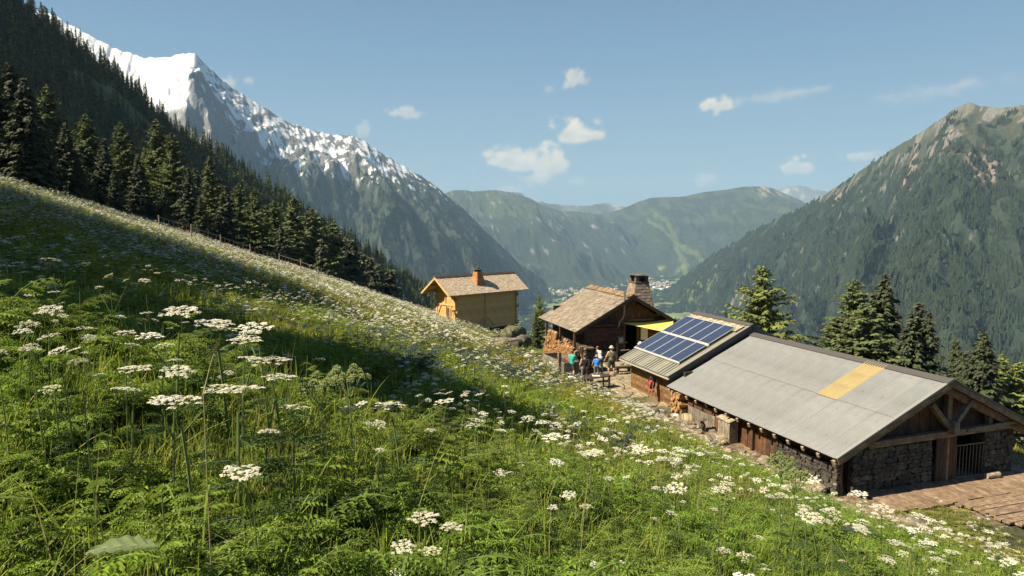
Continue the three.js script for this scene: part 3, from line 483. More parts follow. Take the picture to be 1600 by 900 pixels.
const slopeL = (xe, ye, s) => { const c = 1 / Math.hypot(1, s), n = s * c, m = new THREE.Matrix4().makeBasis(V(0, 0, 1), V(c, n, 0), V(-n, c, 0)); m.setPosition(xe, ye, 0); return m; };
const slopeR = (xe, ye, s) => { const c = 1 / Math.hypot(1, s), n = s * c, m = new THREE.Matrix4().makeBasis(V(0, 0, -1), V(-c, n, 0), V(n, c, 0)); m.setPosition(xe, ye, 0); return m; };
function corrugated(w, len, pitch, amp, shape = 0) {   // width along x, length along y, ridges along y
  const per = shape ? 5 : 6, n = Math.round(w / pitch) * per, pos = [], uv = [], idx = [];
  for (let i = 0; i <= n; i++) { const f = (i % per) / per, z = shape ? (i % per === 1 || i % per === 2 ? amp : 0) : amp * 0.5 * (1 - Math.cos(f * 2 * Math.PI)), x = i / n * w + (shape && i % per === 2 ? -pitch * 0.08 : 0); for (const y of [0, len]) { pos.push(x, y, z); uv.push(x / 3, y / 3); } }
  for (let i = 0; i < n; i++) idx.push(i * 2, i * 2 + 2, i * 2 + 1, i * 2 + 1, i * 2 + 2, i * 2 + 3);
  const g = new THREE.BufferGeometry(); g.setAttribute('position', new THREE.Float32BufferAttribute(pos, 3)); g.setAttribute('uv', new THREE.Float32BufferAttribute(uv, 2)); g.setIndex(idx); g.computeVertexNormals(); return g;
}
function shingled(L, len, rows, wid, cols, seed, taper = 0) {    // rows of split shingles, joined: far too small to pick apart
  const R = rng(seed), out = [], ex = len / rows;
  for (let r = 0; r < rows; r++) {
    let x = -R() * wid; const half = L * 0.5, inset = taper * (r / rows) * half;
    while (x < L) {
      const w = wid * (0.7 + R() * 0.6), a = Math.max(inset, x), b = Math.min(L - inset, x + w - 0.012); x += w; if (b - a < 0.03) continue;
      const g = box(b - a, ex * 1.55, 0.018 + R() * 0.012, (a + b) / 2 - L, r * ex + ex * 0.62 + (R() - 0.5) * 0.03, 0.028 + R() * 0.012, 0, -0.055 - R() * 0.03, (R() - 0.5) * 0.03), n = g.attributes.position.count, c = cols[Math.floor(R() * cols.length)], v = 0.82 + R() * 0.36, col = new Float32Array(n * 3);
      for (let i = 0; i < n; i++) col.set([c[0] * v, c[1] * v, c[2] * v], i * 3);
      g.setAttribute('color', new THREE.BufferAttribute(col, 3)); out.push(g);
    }
  }
  return mergeGeometries(out);
}
const pick = (R, ...names) => M[names[Math.floor(R() * names.length)]];
const rockKit = (() => {      // split, flat-bedded stones
  const R = rng(3), a = [];
  for (let i = 0; i < 12; i++) { let g = new THREE.BoxGeometry(1, 1, 1, 3, 2, 2); g.deleteAttribute('uv'); g.deleteAttribute('normal'); g = mergeVertices(g, 1e-4); const p = g.attributes.position; for (let k = 0; k < p.count; k++) { const x = p.getX(k), y = p.getY(k), z = p.getZ(k), e = Math.abs(x) > 0.4 && Math.abs(y) > 0.4 ? 0.86 : 1; p.setXYZ(k, x * e + (R() - 0.5) * 0.13, y * e + (R() - 0.5) * 0.16, z + (R() - 0.5) * 0.22); } g = g.toNonIndexed(); g.computeVertexNormals(); const q = g.attributes.position, u = new Float32Array(q.count * 2); for (let k = 0; k < q.count; k++) { u[k * 2] = (q.getX(k) + i * 0.37) * 0.4; u[k * 2 + 1] = (q.getY(k) + q.getZ(k) * 0.6 + i * 0.21) * 0.4; } g.setAttribute('uv', new THREE.BufferAttribute(u, 2)); a.push(toCreasedNormals(g, 0.5)); }
  return a;
})();
// rubble laid in rough courses over a dark core; place(u, v) gives the point of the wall face
function rubble(parent, seed, u0, u1, v0, v1, top, place, turn, tones, sizeMul = 1) {
  const R = rng(seed); let v = v0;
  while (v < v1) {
    const h = (0.09 + R() * 0.15) * sizeMul; let u = u0;
    while (u < u1) {
      const w = Math.min((0.16 + R() * R() * 0.6) * sizeMul, u1 - u + 0.05), cu = u + w / 2, cv = v + h / 2; u += w;
      if (cv > top(cu)) continue;
      const s = part('stone', rockKit[Math.floor(R() * rockKit.length)], tones[Math.floor(R() * tones.length)], parent);
      s.position.set(...place(cu, cv)); s.rotation.set(0, turn + (R() - 0.5) * 0.12, (R() - 0.5) * 0.08); s.scale.set(w * 0.95, h * 0.95, 0.14 + R() * 0.1);
    }
    v += h;
  }
}

// ------------------------------------------------------------------ barn with the long sheet-metal roof
{
  const b = thing('barn', 'long low stone and timber barn under a grey corrugated metal roof', 'barn', [BARN.o[0], -9.5, BARN.o[1]], -BARN.t);
  const R = rng(101), E = 1.62, S = 0.465, L = 10.94, W = 9.98, RX = 4.99, RY = E + RX * S, SL = RX * Math.hypot(1, S), P = (x, y, l) => [x, y, -l];
  // roof: corrugated sheets in two courses, a column of translucent ones
  const mL = slopeL(0, E, S), mR = slopeR(W, E, S), cols = 12, cw = L / cols, low = corrugated(cw - 0.004, SL * 0.5 + 0.12, cw / 9, 0.03), high = corrugated(cw - 0.004, SL * 0.5 - 0.06, cw / 9, 0.03);
  const put = (o, m, a, bb, c) => { o.applyMatrix4(new THREE.Matrix4().makeTranslation(a, bb, c)); o.applyMatrix4(m); };
  for (let i = 0; i < cols; i++) for (let r = 0; r < 2; r++) {
    const yellow = i === 3 && r === 1, m = yellow ? null : i < 4 ? pick(R, 'sheet_b', 'sheet_b', 'sheet_a') : pick(R, 'sheet_a', 'sheet_c', 'sheet_c');
    if (yellow) continue;
    put(part('roof_sheet', r ? high : low, m, b), mL, -cw * (i + 1), r * SL * 0.5, r ? 0.032 : 0.012 + 0.002 * (i % 2));
  }
  const yl = corrugated(cw * 1.16 - 0.004, SL * 0.5 / 3 + 0.02, cw / 7, 0.04);
  for (let k = 0; k < 3; k++) put(part('skylight_sheet', yl, M.skylight, b, 'yellow translucent roof sheet'), mL, -cw * 4.1, SL * 0.5 - 0.05 + k * SL * 0.5 / 3.05, 0.05 + 0.006 * k);
  for (let i = 0; i < 6; i++) put(part('roof_sheet', corrugated(L / 6 - 0.004, SL, 0.1, 0.022), M.sheet_c, b), mR, L / 6 * i, 0, 0.015);
  const put2 = (g, m) => g.applyMatrix4(m);
  part('roof_deck', put2(box(L - 0.1, SL - 0.06, 0.03, -L / 2, SL / 2, -0.04), mL), M.wood_dark, b); part('roof_deck', put2(box(L - 0.1, SL - 0.06, 0.03, L / 2, SL / 2, -0.04), mR), M.wood_dark, b);
  part('ridge_cap', put2(box(L + 0.04, 0.3, 0.02, -L / 2, SL - 0.13, 0.085), mL), M.trim_dark, b); part('ridge_cap', put2(box(L + 0.04, 0.3, 0.02, L / 2, SL - 0.13, 0.085), mR), M.trim_dark, b);
  part('verge_trim', put2(box(0.13, SL, 0.05, -0.055, SL / 2, 0.045), mL), M.trim_grey, b); part('verge_trim', put2(box(0.13, SL, 0.05, 0.055, SL / 2, 0.045), mR), M.trim_dark, b);
  part('verge_board', put2(box(0.04, SL, 0.2, -0.02, SL / 2, -0.09), mL), M.wood_beam, b); part('verge_board', put2(box(0.04, SL, 0.2, 0.02, SL / 2, -0.09), mR), M.wood_beam, b);
  // rafters with their pale sawn ends under the eave
  for (let i = 0; i < 15; i++) {
    const l = 0.2 + i * 0.755, r = part('rafter', put2(box(0.12, SL - 0.1, 0.145, -l, SL / 2 - 0.03, -0.165), mL), M.wood_dark, b);
    if (i !== 10) part('rafter_end', put2(box(0.125, 0.05, 0.15, -l, 0.0, -0.165), mL), M.wood_pale, r, 'pale sawn rafter end');
  }
  for (let i = 0; i < 8; i++) part('rafter', put2(box(0.12, SL - 0.1, 0.14, 0.2 + i * 1.5, SL / 2, -0.13), mR), M.wood_dark, b);
  // gable towards the viewer: rubble wall, boards, truss, door and gate
  const G = 0.58, wallTop = (x) => Math.min(1.85, E - 0.25 + S * x, E - 0.25 + S * (W - x));
  const gw = part('stone_wall', box(3.75, 2.1, 0.4, 2.98, 0.7, -G - 0.25), M.mortar, b), gw2 = part('stone_wall', box(1.4, 2.1, 0.4, 8.06, 0.7, -G - 0.25), M.mortar, b);
  rubble(gw, 7, 1.15, 4.75, -0.3, 1.9, wallTop, (u, v) => [u, v, -G], 0, [M.stone_a, M.stone_b, M.stone_c, M.stone_b]);
  rubble(gw2, 8, 7.35, 8.75, -0.3, 1.9, wallTop, (u, v) => [u, v, -G], 0, [M.stone_a, M.stone_b, M.stone_c, M.stone_b]);
  for (let i = 0; i < 30; i++) { const x = 1.35 + i * 0.25, y1 = Math.min(E + S * x, E + S * (W - x)) - 0.28, y0 = 1.95; if (y1 - y0 > 0.08) part('gable_board', box(0.235, y1 - y0, 0.03, x, (y0 + y1) / 2, -G - 0.06 - (i % 2) * 0.012), pick(R, 'wood_brown', 'wood_brown2', 'wood_brown2', 'wood_dark'), b); }
  part('tie_beam', beam(P(1.6, 1.86, 0.38), P(8.75, 1.98, 0.38), 0.24, 0.22), M.wood_beam, b); part('tie_beam', beam(P(6.1, 2.0, 0.24), P(9.4, 2.12, 0.24), 0.1, 0.12), M.wood_grey2, b);
  part('king_post', box(0.2, 1.65, 0.18, 5.3, 2.95, -0.40), M.wood_beam, b); part('king_post_foot', box(0.24, 0.46, 0.24, 5.36, 2.18, -0.16), M.wood_grey2, b);
  part('strut', beam(P(4.35, 3.1, 0.3), P(5.22, 2.2, 0.3), 0.2, 0.16), M.wood_beam, b); part('strut', beam(P(6.3, 3.12, 0.3), P(5.45, 2.2, 0.3), 0.2, 0.16), M.wood_grey2, b);
  part('principal_rafter', put2(box(0.16, SL - 0.05, 0.24, -0.34, SL / 2, -0.32), mL), M.wood_beam, b); part('principal_rafter', put2(box(0.16, SL - 0.05, 0.24, 0.34, SL / 2, -0.32), mR), M.wood_beam, b);
  part('gable_post', box(0.2, 0.72, 0.16, 7.4, 2.36, -0.42), M.wood_beam, b); part('gable_post', box(0.2, 0.5, 0.16, 8.1, 2.3, -0.42), M.wood_beam, b);
  const door = part('door', box(0.96, 1.78, 0.05, 5.45, 0.89, -0.52, 0.06), M.wood_brown2, b);
  for (let i = 0; i < 6; i++) part('plank', box(0.152, 1.8, 0.03, 5.06 + i * 0.157, 0.9, -0.485, 0.06), pick(R, 'wood_dark', 'wood_brown2', 'wood_beam'), door);
  const gate = part('gate', mergeGeometries([rod(P(5.96, 1.34, 0.5), P(7.34, 1.34, 0.5), 0.022), rod(P(5.96, 0.12, 0.5), P(7.34, 0.12, 0.5), 0.022)]), M.iron, b);
  for (let i = 0; i < 9; i++) part('gate_bar', rod(P(5.99 + i * 0.166, 0.1, 0.5), P(5.99 + i * 0.166, 1.36, 0.5), 0.014, 0.014, 6), M.iron, gate);
  // eave side facing the meadow
  const X = 0.62;
  part('inner_wall', box(0.1, 2.2, 10.1, X + 0.12, 0.7, -5.6), M.wood_brown2, b);
  const sw = part('stone_footing', box(0.25, 0.9, 3.1, X + 0.1, 0.0, -2.1), M.mortar, b);
  rubble(sw, 9, 0.55, 3.6, -0.4, 1.25, () => 1.15, (u, v) => [X, v, -u], Math.PI / 2, [M.stone_b, M.stone_a, M.stone_b]);
  for (let i = 0; i < 16; i++) part('wall_board', box(0.03, 1.75, 0.225, X + (i % 2) * 0.012, 0.72, -3.75 - i * 0.235), pick(R, 'wood_brown', 'wood_brown2', 'wood_brown3', 'wood_dark'), b);
  for (let i = 0; i < 12; i++) part('grey_board', box(0.03, 1.32 - R() * 0.05, 0.172, X - 0.16, 0.34, -7.66 - i * 0.178), pick(R, 'wood_grey', 'wood_grey2', 'wood_grey3'), b, 'weathered grey vertical board');
  for (let i = 0; i < 3; i++) part('eave_board', box(0.03, 0.26, 0.68, X - 0.15, 1.15, -8.0 - i * 0.7), pick(R, 'wood_brown3', 'wood_brown'), b);
  part('corner_post', box(0.16, 1.7, 0.16, X - 0.1, 0.65, -9.86), M.wood_dark, b); part('corner_post', box(0.16, 1.8, 0.16, X - 0.06, 0.7, -7.5), M.wood_brown3, b); part('corner_post', box(0.14, 1.8, 0.14, X - 0.06, 0.7, -5.1), M.wood_brown2, b);
  part('far_wall', box(8.2, 2.6, 0.15, 5, 1, -10.8), M.wood_dark2, b); part('right_wall', box(0.4, 2.2, 10, 8.95, 0.7, -5.7), M.stone_b, b);
}
// things leaning on the barn's eave wall
function inBarn(x, y, l) { const c = Math.cos(-BARN.t), s = Math.sin(-BARN.t); return [BARN.o[0] + x * c - l * s, -9.5 + y, BARN.o[1] - x * s - l * c]; }
{
  const w = inBarn(0.25, 0, 6.35), y = ground(w[0], w[2]); w[1] = y;
  const t = thing('timber_bin', 'grey wooden bin with a tilted lid leaning against the barn wall', 'bin', w, -BARN.t);
  part('bin_body', mergeGeometries([box(0.42, 0.95, 0.03, 0, 0.45, 0.4), box(0.42, 0.95, 0.03, 0, 0.45, -0.4), box(0.03, 0.95, 0.8, 0.2, 0.45, 0)]), M.wood_grey2, t);
  for (let i = 0; i < 5; i++) part('slat', box(0.03, 0.95, 0.155, -0.2, 0.45, -0.33 + i * 0.165), i % 2 ? M.wood_grey : M.wood_grey3, t);
  part('lid', box(0.52, 0.035, 0.95, -0.02, 0.98, 0, 0, 0, 0.3), M.wood_pale, t);
  const s = inBarn(-0.15, 0, 7.6); s[1] = ground(s[0], s[2]);
  const q = thing('stone_stool', 'small flat stone on a post beside the grey boards of the barn', 'stool', s, 0.4);
  part('seat', rock(0.25, rng(8), 1, 0.28, 0.8, 2).translate(0, 0.52, 0), M.stone_c, q); part('leg', rock(0.17, rng(9), 0.9, 1.7, 0.9, 2).translate(0, 0.22, 0), M.stone_a, q);
}
// firewood under the far end of the barn's eave
function woodpile(t, R, rows, geo) { for (let i = 0; i < rows.length; i++) { const m = part('log', geo[Math.floor(R() * geo.length)], pick(R, 'log_a', 'log_b', 'log_c'), t); m.position.set(...rows[i][0]); m.rotation.set(...rows[i][1]); m.scale.setScalar(rows[i][2]); } }
wood('log_a', 0.60, 0.32, 0.14); wood('log_b', 0.50, 0.26, 0.115); wood('log_c', 0.68, 0.43, 0.22);
const logGeo = (() => { const out = [], R = rng(61); for (let i = 0; i < 6; i++) { const n = i < 3 ? 3 : 5, g = new THREE.CylinderGeometry(0.075 + R() * 0.02, 0.085 + R() * 0.02, 0.5, n, 1); g.rotateZ(Math.PI / 2); g.scale(1, 0.7 + R() * 0.5, 1); out.push(g); } return out; })();
{
  const R = rng(62), p = inBarn(0.35, 0, 10.3); p[1] = ground(p[0], p[2]) - 0.03;
  const t = thing('firewood_pile', 'narrow pile of orange split logs under the far end of the barn eave', 'firewood', p, -BARN.t), rows = [];
  for (let v = 0; v < 10; v++) for (let u = 0; u < 5; u++) rows.push([[(R() - 0.5) * 0.15, 0.07 + v * 0.125 + (R() - 0.5) * 0.03, -0.3 + u * 0.17 + (R() - 0.5) * 0.06 + (v % 2) * 0.05], [R() * 6, (R() - 0.5) * 0.3, (R() - 0.5) * 0.2], 0.85 + R() * 0.35]);
  woodpile(t, R, rows, logGeo);
  const q = inBarn(-0.15, 0, 9.85); q[1] = ground(q[0], q[2]);
  const c = thing('white_basin', 'white round basin on the ground by the barn firewood', 'basin', q);
  part('bowl', new THREE.LatheGeometry([[0, 0.01], [0.15, 0.01], [0.19, 0.2], [0.215, 0.21], [0.2, 0.22], [0.175, 0.2], [0.14, 0.04], [0, 0.035]].map(([x, y]) => new THREE.Vector2(x, y)), 20), M.white_paint, c);
}

// ------------------------------------------------------------------ timber cowshed with the solar panels
{
  const t = BARN.t, o = [7.68, -32.99], b = thing('timber_shed', 'timber shed behind the barn with ten solar panels on its ribbed roof', 'shed', [o[0], -9.4, o[1]], -t);
  const R = rng(201), E = 1.9, S = 0.484, L = 5.21, W = 9.73, RX = W / 2, SL = RX * Math.hypot(1, S), mL = slopeL(0, E, S), mR = slopeR(W, E, S), put2 = (g, m) => g.applyMatrix4(m), P = (x, y, l) => [x, y, -l];
  const n = 4, cw = L / n;
  for (let i = 0; i < n; i++) { const m = part('roof_sheet', corrugated(cw - 0.003, SL, cw / 6, 0.03, 1), i % 2 ? M.sheet_brown : M.sheet_brown, b); m.applyMatrix4(new THREE.Matrix4().makeTranslation(-cw * (i + 1), 0, 0.01)); m.applyMatrix4(mL); }
  for (let i = 0; i < n; i++) { const m = part('roof_sheet', corrugated(cw - 0.003, SL, cw / 6, 0.03, 1), M.sheet_brown, b); m.applyMatrix4(new THREE.Matrix4().makeTranslation(cw * i, 0, 0.01)); m.applyMatrix4(mR); }
  mat('seam_strip', { color: lin(0.10, 0.095, 0.08), roughness: 0.7 }); for (let i = 0; i < 20; i++) part('seam_strip', put2(box(0.028, SL - 0.05, 0.05, -0.2 - i * 0.255, SL / 2, 0.02), mL), M.seam_strip, b);
  part('roof_deck', put2(box(L - 0.06, SL - 0.05, 0.05, -L / 2, SL / 2, -0.05), mL), M.wood_dark, b); part('roof_deck', put2(box(L - 0.06, SL - 0.05, 0.05, L / 2, SL / 2, -0.05), mR), M.wood_dark, b);
  part('flashing', put2(box(L * 0.93, 0.62, 0.012, -L / 2 - 0.05, SL - 0.62, 0.11), mL), M.cream, b);
  part('ridge_cap', put2(box(L + 0.04, 0.24, 0.02, -L / 2, SL - 0.1, 0.075), mL), M.trim_dark, b); part('ridge_cap', put2(box(L + 0.04, 0.24, 0.02, L / 2, SL - 0.1, 0.075), mR), M.trim_dark, b);
  part('verge_board', put2(box(0.05, SL + 0.05, 0.34, -0.02, SL / 2, -0.13), mL), M.trim_dark, b); part('verge_board', put2(box(0.05, SL, 0.34, 0.02, SL / 2, -0.13), mR), M.trim_dark, b);
  part('verge_trim', put2(box(0.16, SL, 0.03, -0.06, SL / 2, 0.055), mL), M.sheet_brown, b);
  const gut = new THREE.CylinderGeometry(0.075, 0.075, L + 0.1, 12, 1, true, Math.PI, Math.PI); gut.rotateZ(Math.PI / 2).rotateY(Math.PI / 2).rotateZ(Math.PI / 2); gut.translate(-0.06, E - 0.04, -L / 2);
  part('gutter', gut, Object.assign(M.zinc.clone(), { name: 'gutter_zinc', side: THREE.DoubleSide }), b);
  // panels
  const cell = texture(128, (u, v) => { const a = Math.abs((u * 6) % 1 - 0.5), c = Math.abs((v * 10) % 1 - 0.5), e = a > 0.465 || c > 0.465, bus = Math.abs((u * 18 + 0.5) % 1 - 0.5) < 0.035, k = 0.86 + 0.3 * tile(u, v, 18, 3, 2); return e ? [0.36, 0.38, 0.44] : bus ? [0.30, 0.33, 0.42] : [0.13 * k, 0.155 * k, 0.27 * k]; });
  const pv = Object.assign(new THREE.MeshPhysicalMaterial({ map: cell, roughness: 0.35, clearcoat: 1, clearcoatRoughness: 0.08 }), { name: 'solar_cells' });
  mat('aluminium', { color: lin(0.62, 0.61, 0.57), roughness: 0.4, metalness: 0.5 });
  const c0 = Math.hypot(1, S), pw = 0.915, ph = 1.8, b0 = 0.95 * c0;
  part('mounting_rail', put2(mergeGeometries([box(4.7, 0.06, 0.06, -2.8, b0 - 0.02, 0.1), box(4.7, 0.14, 0.06, -2.8, b0 + ph + 0.03, 0.1), box(4.7, 0.07, 0.06, -2.8, b0 + 2 * ph + 0.11, 0.1)]), mL), M.aluminium, b);
  for (let r = 0; r < 2; r++) for (let i = 0; i < 5; i++) {
    const x = -0.98 - i * pw, y = b0 + ph / 2 + r * (ph + 0.1), fr = part('solar_panel', put2(mergeGeometries([box(pw - 0.015, 0.03, 0.04, x, y - ph / 2 + 0.02, 0.14), box(pw - 0.015, 0.03, 0.04, x, y + ph / 2 - 0.02, 0.14), box(0.028, ph - 0.05, 0.04, x - pw / 2 + 0.022, y, 0.14), box(0.028, ph - 0.05, 0.04, x + pw / 2 - 0.022, y, 0.14)]), mL), M.aluminium, b);
    const gp = new THREE.PlaneGeometry(pw - 0.06, ph - 0.06); gp.translate(x, y, 0.152); part('cells', put2(gp, mL), pv, fr);
  }
  // walls
  for (let i = 0; i < 11; i++) part('wall_plank', box(0.05, 0.185, 4.5, 0.62 + (i % 2) * 0.006, 0.06 + i * 0.19, -2.7), i > 1 && i < 3 ? M.wood_brown3 : pick(R, 'wood_ochre', 'wood_ochre2'), b);
  part('sill_beam', box(0.12, 0.08, 3.0, 0.5, 0.16, -1.5), M.wood_beam, b);
  part('gable_wall', box(8.2, 1.9, 0.1, 4.9, 0.95, -0.5), M.wood_dark2, b);
  for (let i = 0; i < 16; i++) { const x = 0.9 + i * 0.53, y1 = Math.min(E + S * x, E + S * (W - x)) - 0.15; part('gable_board', box(0.52, y1 - 1.6, 0.04, x, (y1 + 1.6) / 2, -0.42 - (i % 2) * 0.01), pick(R, 'wood_brown2', 'wood_dark'), b); }
  part('far_wall', box(8.2, 2.2, 0.1, 4.9, 1.1, -L + 0.5), M.wood_dark, b); part('right_wall', box(0.1, 2.2, 4.2, 9.1, 1.1, -2.6), M.wood_dark, b);
  for (let i = 0; i < 6; i++) part('rafter_end', put2(box(0.1, 0.6, 0.13, -0.3 - i * 0.92, 0.32, -0.14), mL), M.wood_brown3, b);
}

// ------------------------------------------------------------------ old chalet with the shingled roof
const CH = { o: [4.09, -43.26], t: -0.29, y: -9.0 };
function inChalet(x, y, l) { const c = Math.cos(-CH.t), s = Math.sin(-CH.t); return [CH.o[0] + x * c - l * s, CH.y + y, CH.o[1] - x * s - l * c]; }
const SH = [[0.27, 0.225, 0.175], [0.24, 0.20, 0.158], [0.31, 0.255, 0.20], [0.215, 0.185, 0.152]];
{
  const b = thing('chalet', 'old dark timber chalet with weathered shingle roof and wide chimney', 'chalet', [CH.o[0], CH.y, CH.o[1]], -CH.t);
  const R = rng(301), E = 2.07, S = 0.548, L = 7.26, W = 8.06, RX = W / 2, RY = E + RX * S, SL = RX * Math.hypot(1, S), mL = slopeL(0, E, S), mR = slopeR(W, E, S), put2 = (g, m) => g.applyMatrix4(m), P = (x, y, l) => [x, y, -l], G = 0.75;
  const stuff = (o) => { o.userData.kind = 'stuff'; return o; };
  stuff(part('shingles', put2(shingled(L, SL, 21, 0.26, SH, 5), mL), M.shingle, b)); stuff(part('shingles', put2(shingled(L, SL, 14, 0.5, SH, 6).translate(L, 0, 0), mR), M.shingle, b));
  part('roof_deck', put2(box(L - 0.05, SL, 0.05, -L / 2, SL / 2, -0.02), mL), M.wood_dark, b); part('roof_deck', put2(box(L - 0.05, SL, 0.05, L / 2, SL / 2, -0.02), mR), M.wood_dark, b);
  for (let i = 0; i < 17; i++) for (const m of [mL, mR]) part('ridge_board', put2(box(0.46, 0.4 + R() * 0.12, 0.04, (m === mL ? -1 : 1) * (0.22 + i * 0.425), SL - 0.12, 0.1 + (i % 2) * 0.025 + R() * 0.02, 0, 0, (R() - 0.5) * 0.12), m), pick(R, 'wood_ridge', 'wood_ridge2', 'wood_beam'), b);
  part('verge_board', put2(box(0.05, SL, 0.22, -0.0, SL / 2, -0.06), mL), M.wood_dark, b); part('verge_board', put2(box(0.05, SL, 0.22, 0.0, SL / 2, -0.06), mR), M.wood_dark, b);
  for (const [f, y] of [[0.02, 0.05], [0.5, 0], [0.97, 0]]) for (const m of [mL, mR]) part('purlin', put2(box(L - 0.1, 0.2, 0.2, (m === mL ? -1 : 1) * L / 2, 0.25 + f * (SL - 0.4), -0.17), m), M.wood_dark, b);
  // gable wall: level planks below, upright boards in the peak
  for (let i = 0; i < 10; i++) { const y = 0.1 + i * 0.22; part('wall_plank', box(2.85, 0.215, 0.08, 2.33, y, -G - (i % 2) * 0.012), pick(R, 'wood_brown2', 'wood_dark', 'wood_brown'), b); part('wall_plank', box(2.55, 0.215, 0.08, 5.95, y, -G - (i % 2) * 0.012), pick(R, 'wood_brown2', 'wood_dark', 'wood_brown'), b); }
  for (let i = 0; i < 28; i++) { const x = 0.95 + i * 0.228, y1 = Math.min(E + S * x, E + S * (W - x)) - 0.22; if (y1 > 2.45) part('gable_board', box(0.22, y1 - 2.3, 0.04, x, (y1 + 2.3) / 2, -G - (i % 2) * 0.012), x > 3.2 && x < 5.9 ? pick(R, 'wood_brown3', 'wood_brown', 'wood_brown3') : pick(R, 'wood_brown2', 'wood_dark'), b); }
  part('cross_beam', box(6.6, 0.16, 0.16, 4.05, 2.36, -G + 0.1), M.wood_brown2, b); part('cross_beam', box(1.9, 0.1, 0.1, 4.95, 2.62, -G + 0.09), M.wood_grey2, b);
  for (const x of [3.72, 4.7]) part('door_jamb', box(0.13, 2.1, 0.14, x, 1.28, -G + 0.06), M.wood_brown3, b); part('door_step', box(1.5, 0.34, 0.6, 4.2, 0.1, -G + 0.3), M.stone_a, b);
  part('notice_board', box(0.5, 0.8, 0.03, 5.2, 1.66, -G + 0.08), M.white_paint, b, 'plain white board beside the door');
  for (const x of [0.95, 7.15]) part('corner_post', box(0.2, 2.3, 0.2, x, 1.1, -G + 0.04), M.wood_brown2, b);
  part('side_wall', box(0.1, 2.5, 6, 0.98, 1.1, -3.9), M.wood_dark, b); part('side_wall', box(0.1, 2.3, 6, 7.1, 1.1, -3.9), M.wood_dark, b); part('far_wall', box(6.2, 3, 0.1, 4.05, 1.5, -6.8), M.wood_dark, b);
  for (const l of [0.5, 3.1, 5.9]) part('eave_post', box(0.13, 2.0, 0.13, 0.12, 1.0, -l), M.wood_brown, b);
  // stove pipe
  const pipe = part('stove_pipe', new THREE.TubeGeometry(new THREE.CatmullRomCurve3([V(3.2, 2.3, -0.7), V(3.2, 2.3, -0.45), V(3.2, 2.62, -0.3), V(3.36, 2.95, -0.12), V(3.4, 3.3, -0.1), V(3.42, 4.5, -0.1)]), 40, 0.075, 10), M.pipe, b);
  part('cap', new THREE.CylinderGeometry(0.1, 0.1, 0.12, 12).translate(3.42, 4.55, -0.1), M.pipe, pipe);
  part('stay_wire', new THREE.TubeGeometry(new THREE.CatmullRomCurve3([V(3.42, 4.2, -0.1), V(2.9, 3.7, -0.9), V(2.3, 3.42, -1.8)]), 12, 0.012, 5), M.trim_dark, b);
  // wide shingled chimney
  const cx = 6.5, cz = -4.1, body = new THREE.CylinderGeometry(0.66, 1.3, 2.5, 4, 1); body.rotateY(Math.PI / 4).translate(cx, 3.55, cz); const ch = part('chimney', body.toNonIndexed(), M.wood_dark, b);
  for (let k = 0; k < 4; k++) { const g = shingled(1.88, 2.55, 12, 0.2, [[0.30, 0.235, 0.18], [0.24, 0.19, 0.15], [0.36, 0.28, 0.21]], 60 + k, 0.49); g.translate(0.94, 0, 0); const m = new THREE.Matrix4().makeRotationX(-Math.atan2(0.452, 2.5)); m.setPosition(0, 0, 0.935); g.applyMatrix4(m).rotateY(k * Math.PI / 2).translate(cx, 2.3, cz); stuff(part('shingles', g, M.shingle, ch)); }
  part('collar', box(1.12, 0.09, 1.12, cx, 4.84, cz), M.stone_a, ch); for (const [x, z] of [[-1, -1], [-1, 1], [1, -1], [1, 1]]) part('pillar', box(0.26, 0.42, 0.26, cx + x * 0.36, 5.09, cz + z * 0.36), M.stone_c, ch); part('flue', box(0.5, 0.3, 0.5, cx, 5.0, cz), M.mortar, ch); part('cap_stone', rock(0.78, rng(31), 1, 0.085, 0.95, 2, 0.15).translate(cx, 5.36, cz), M.stone_c, ch);
}
{ // shade sail
  const A = V(...inChalet(3.5, 2.5, 0.5)), B = V(...inChalet(7.2, 2.72, 0.3)), Cc = V(...inChalet(6.35, 1.95, -1.6)), N = 14, pos = [], idx = [];
  for (let i = 0; i <= N; i++) for (let j = 0; j <= N - i; j++) { const a = 1 - (i + j) / N, bb = i / N, c = j / N, q = V(0, 0, 0).addScaledVector(A, a).addScaledVector(B, bb).addScaledVector(Cc, c), cen = V(0, 0, 0).add(A).add(B).add(Cc).divideScalar(3), pull = 0.5 * (a * bb + bb * c + c * a) * (1 - 27 * a * bb * c * 0.9); q.lerp(cen, pull); q.y -= 0.35 * (a * bb + bb * c + a * c); pos.push(q.x, q.y, q.z); }
  const at2 = (i, j) => { let k = 0; for (let n = 0; n < i; n++) k += N - n + 1; return k + j; };
  for (let i = 0; i < N; i++) for (let j = 0; j < N - i; j++) { idx.push(at2(i, j), at2(i + 1, j), at2(i, j + 1)); if (j < N - i - 1) idx.push(at2(i + 1, j), at2(i + 1, j + 1), at2(i, j + 1)); }
  const g = new THREE.BufferGeometry(); g.setAttribute('position', new THREE.Float32BufferAttribute(pos, 3)); g.setIndex(idx); g.computeVertexNormals();
  const t = thing('shade_sail', 'yellow triangular shade sail stretched in front of the chalet door', 'shade sail');
  part('cloth', g, Object.assign(new THREE.MeshPhysicalMaterial({ color: lin(0.80, 0.70, 0.12), roughness: 1, transmission: 0.35, thickness: 0, side: THREE.DoubleSide }), { name: 'sail_cloth' }), t);
  part('cord', rod(B.toArray(), inChalet(7.5, 3.0, 0.5), 0.012), M.trim_grey, t); part('cord', rod(A.toArray(), inChalet(3.25, 2.5, 0.68), 0.012), M.trim_grey, t);
}
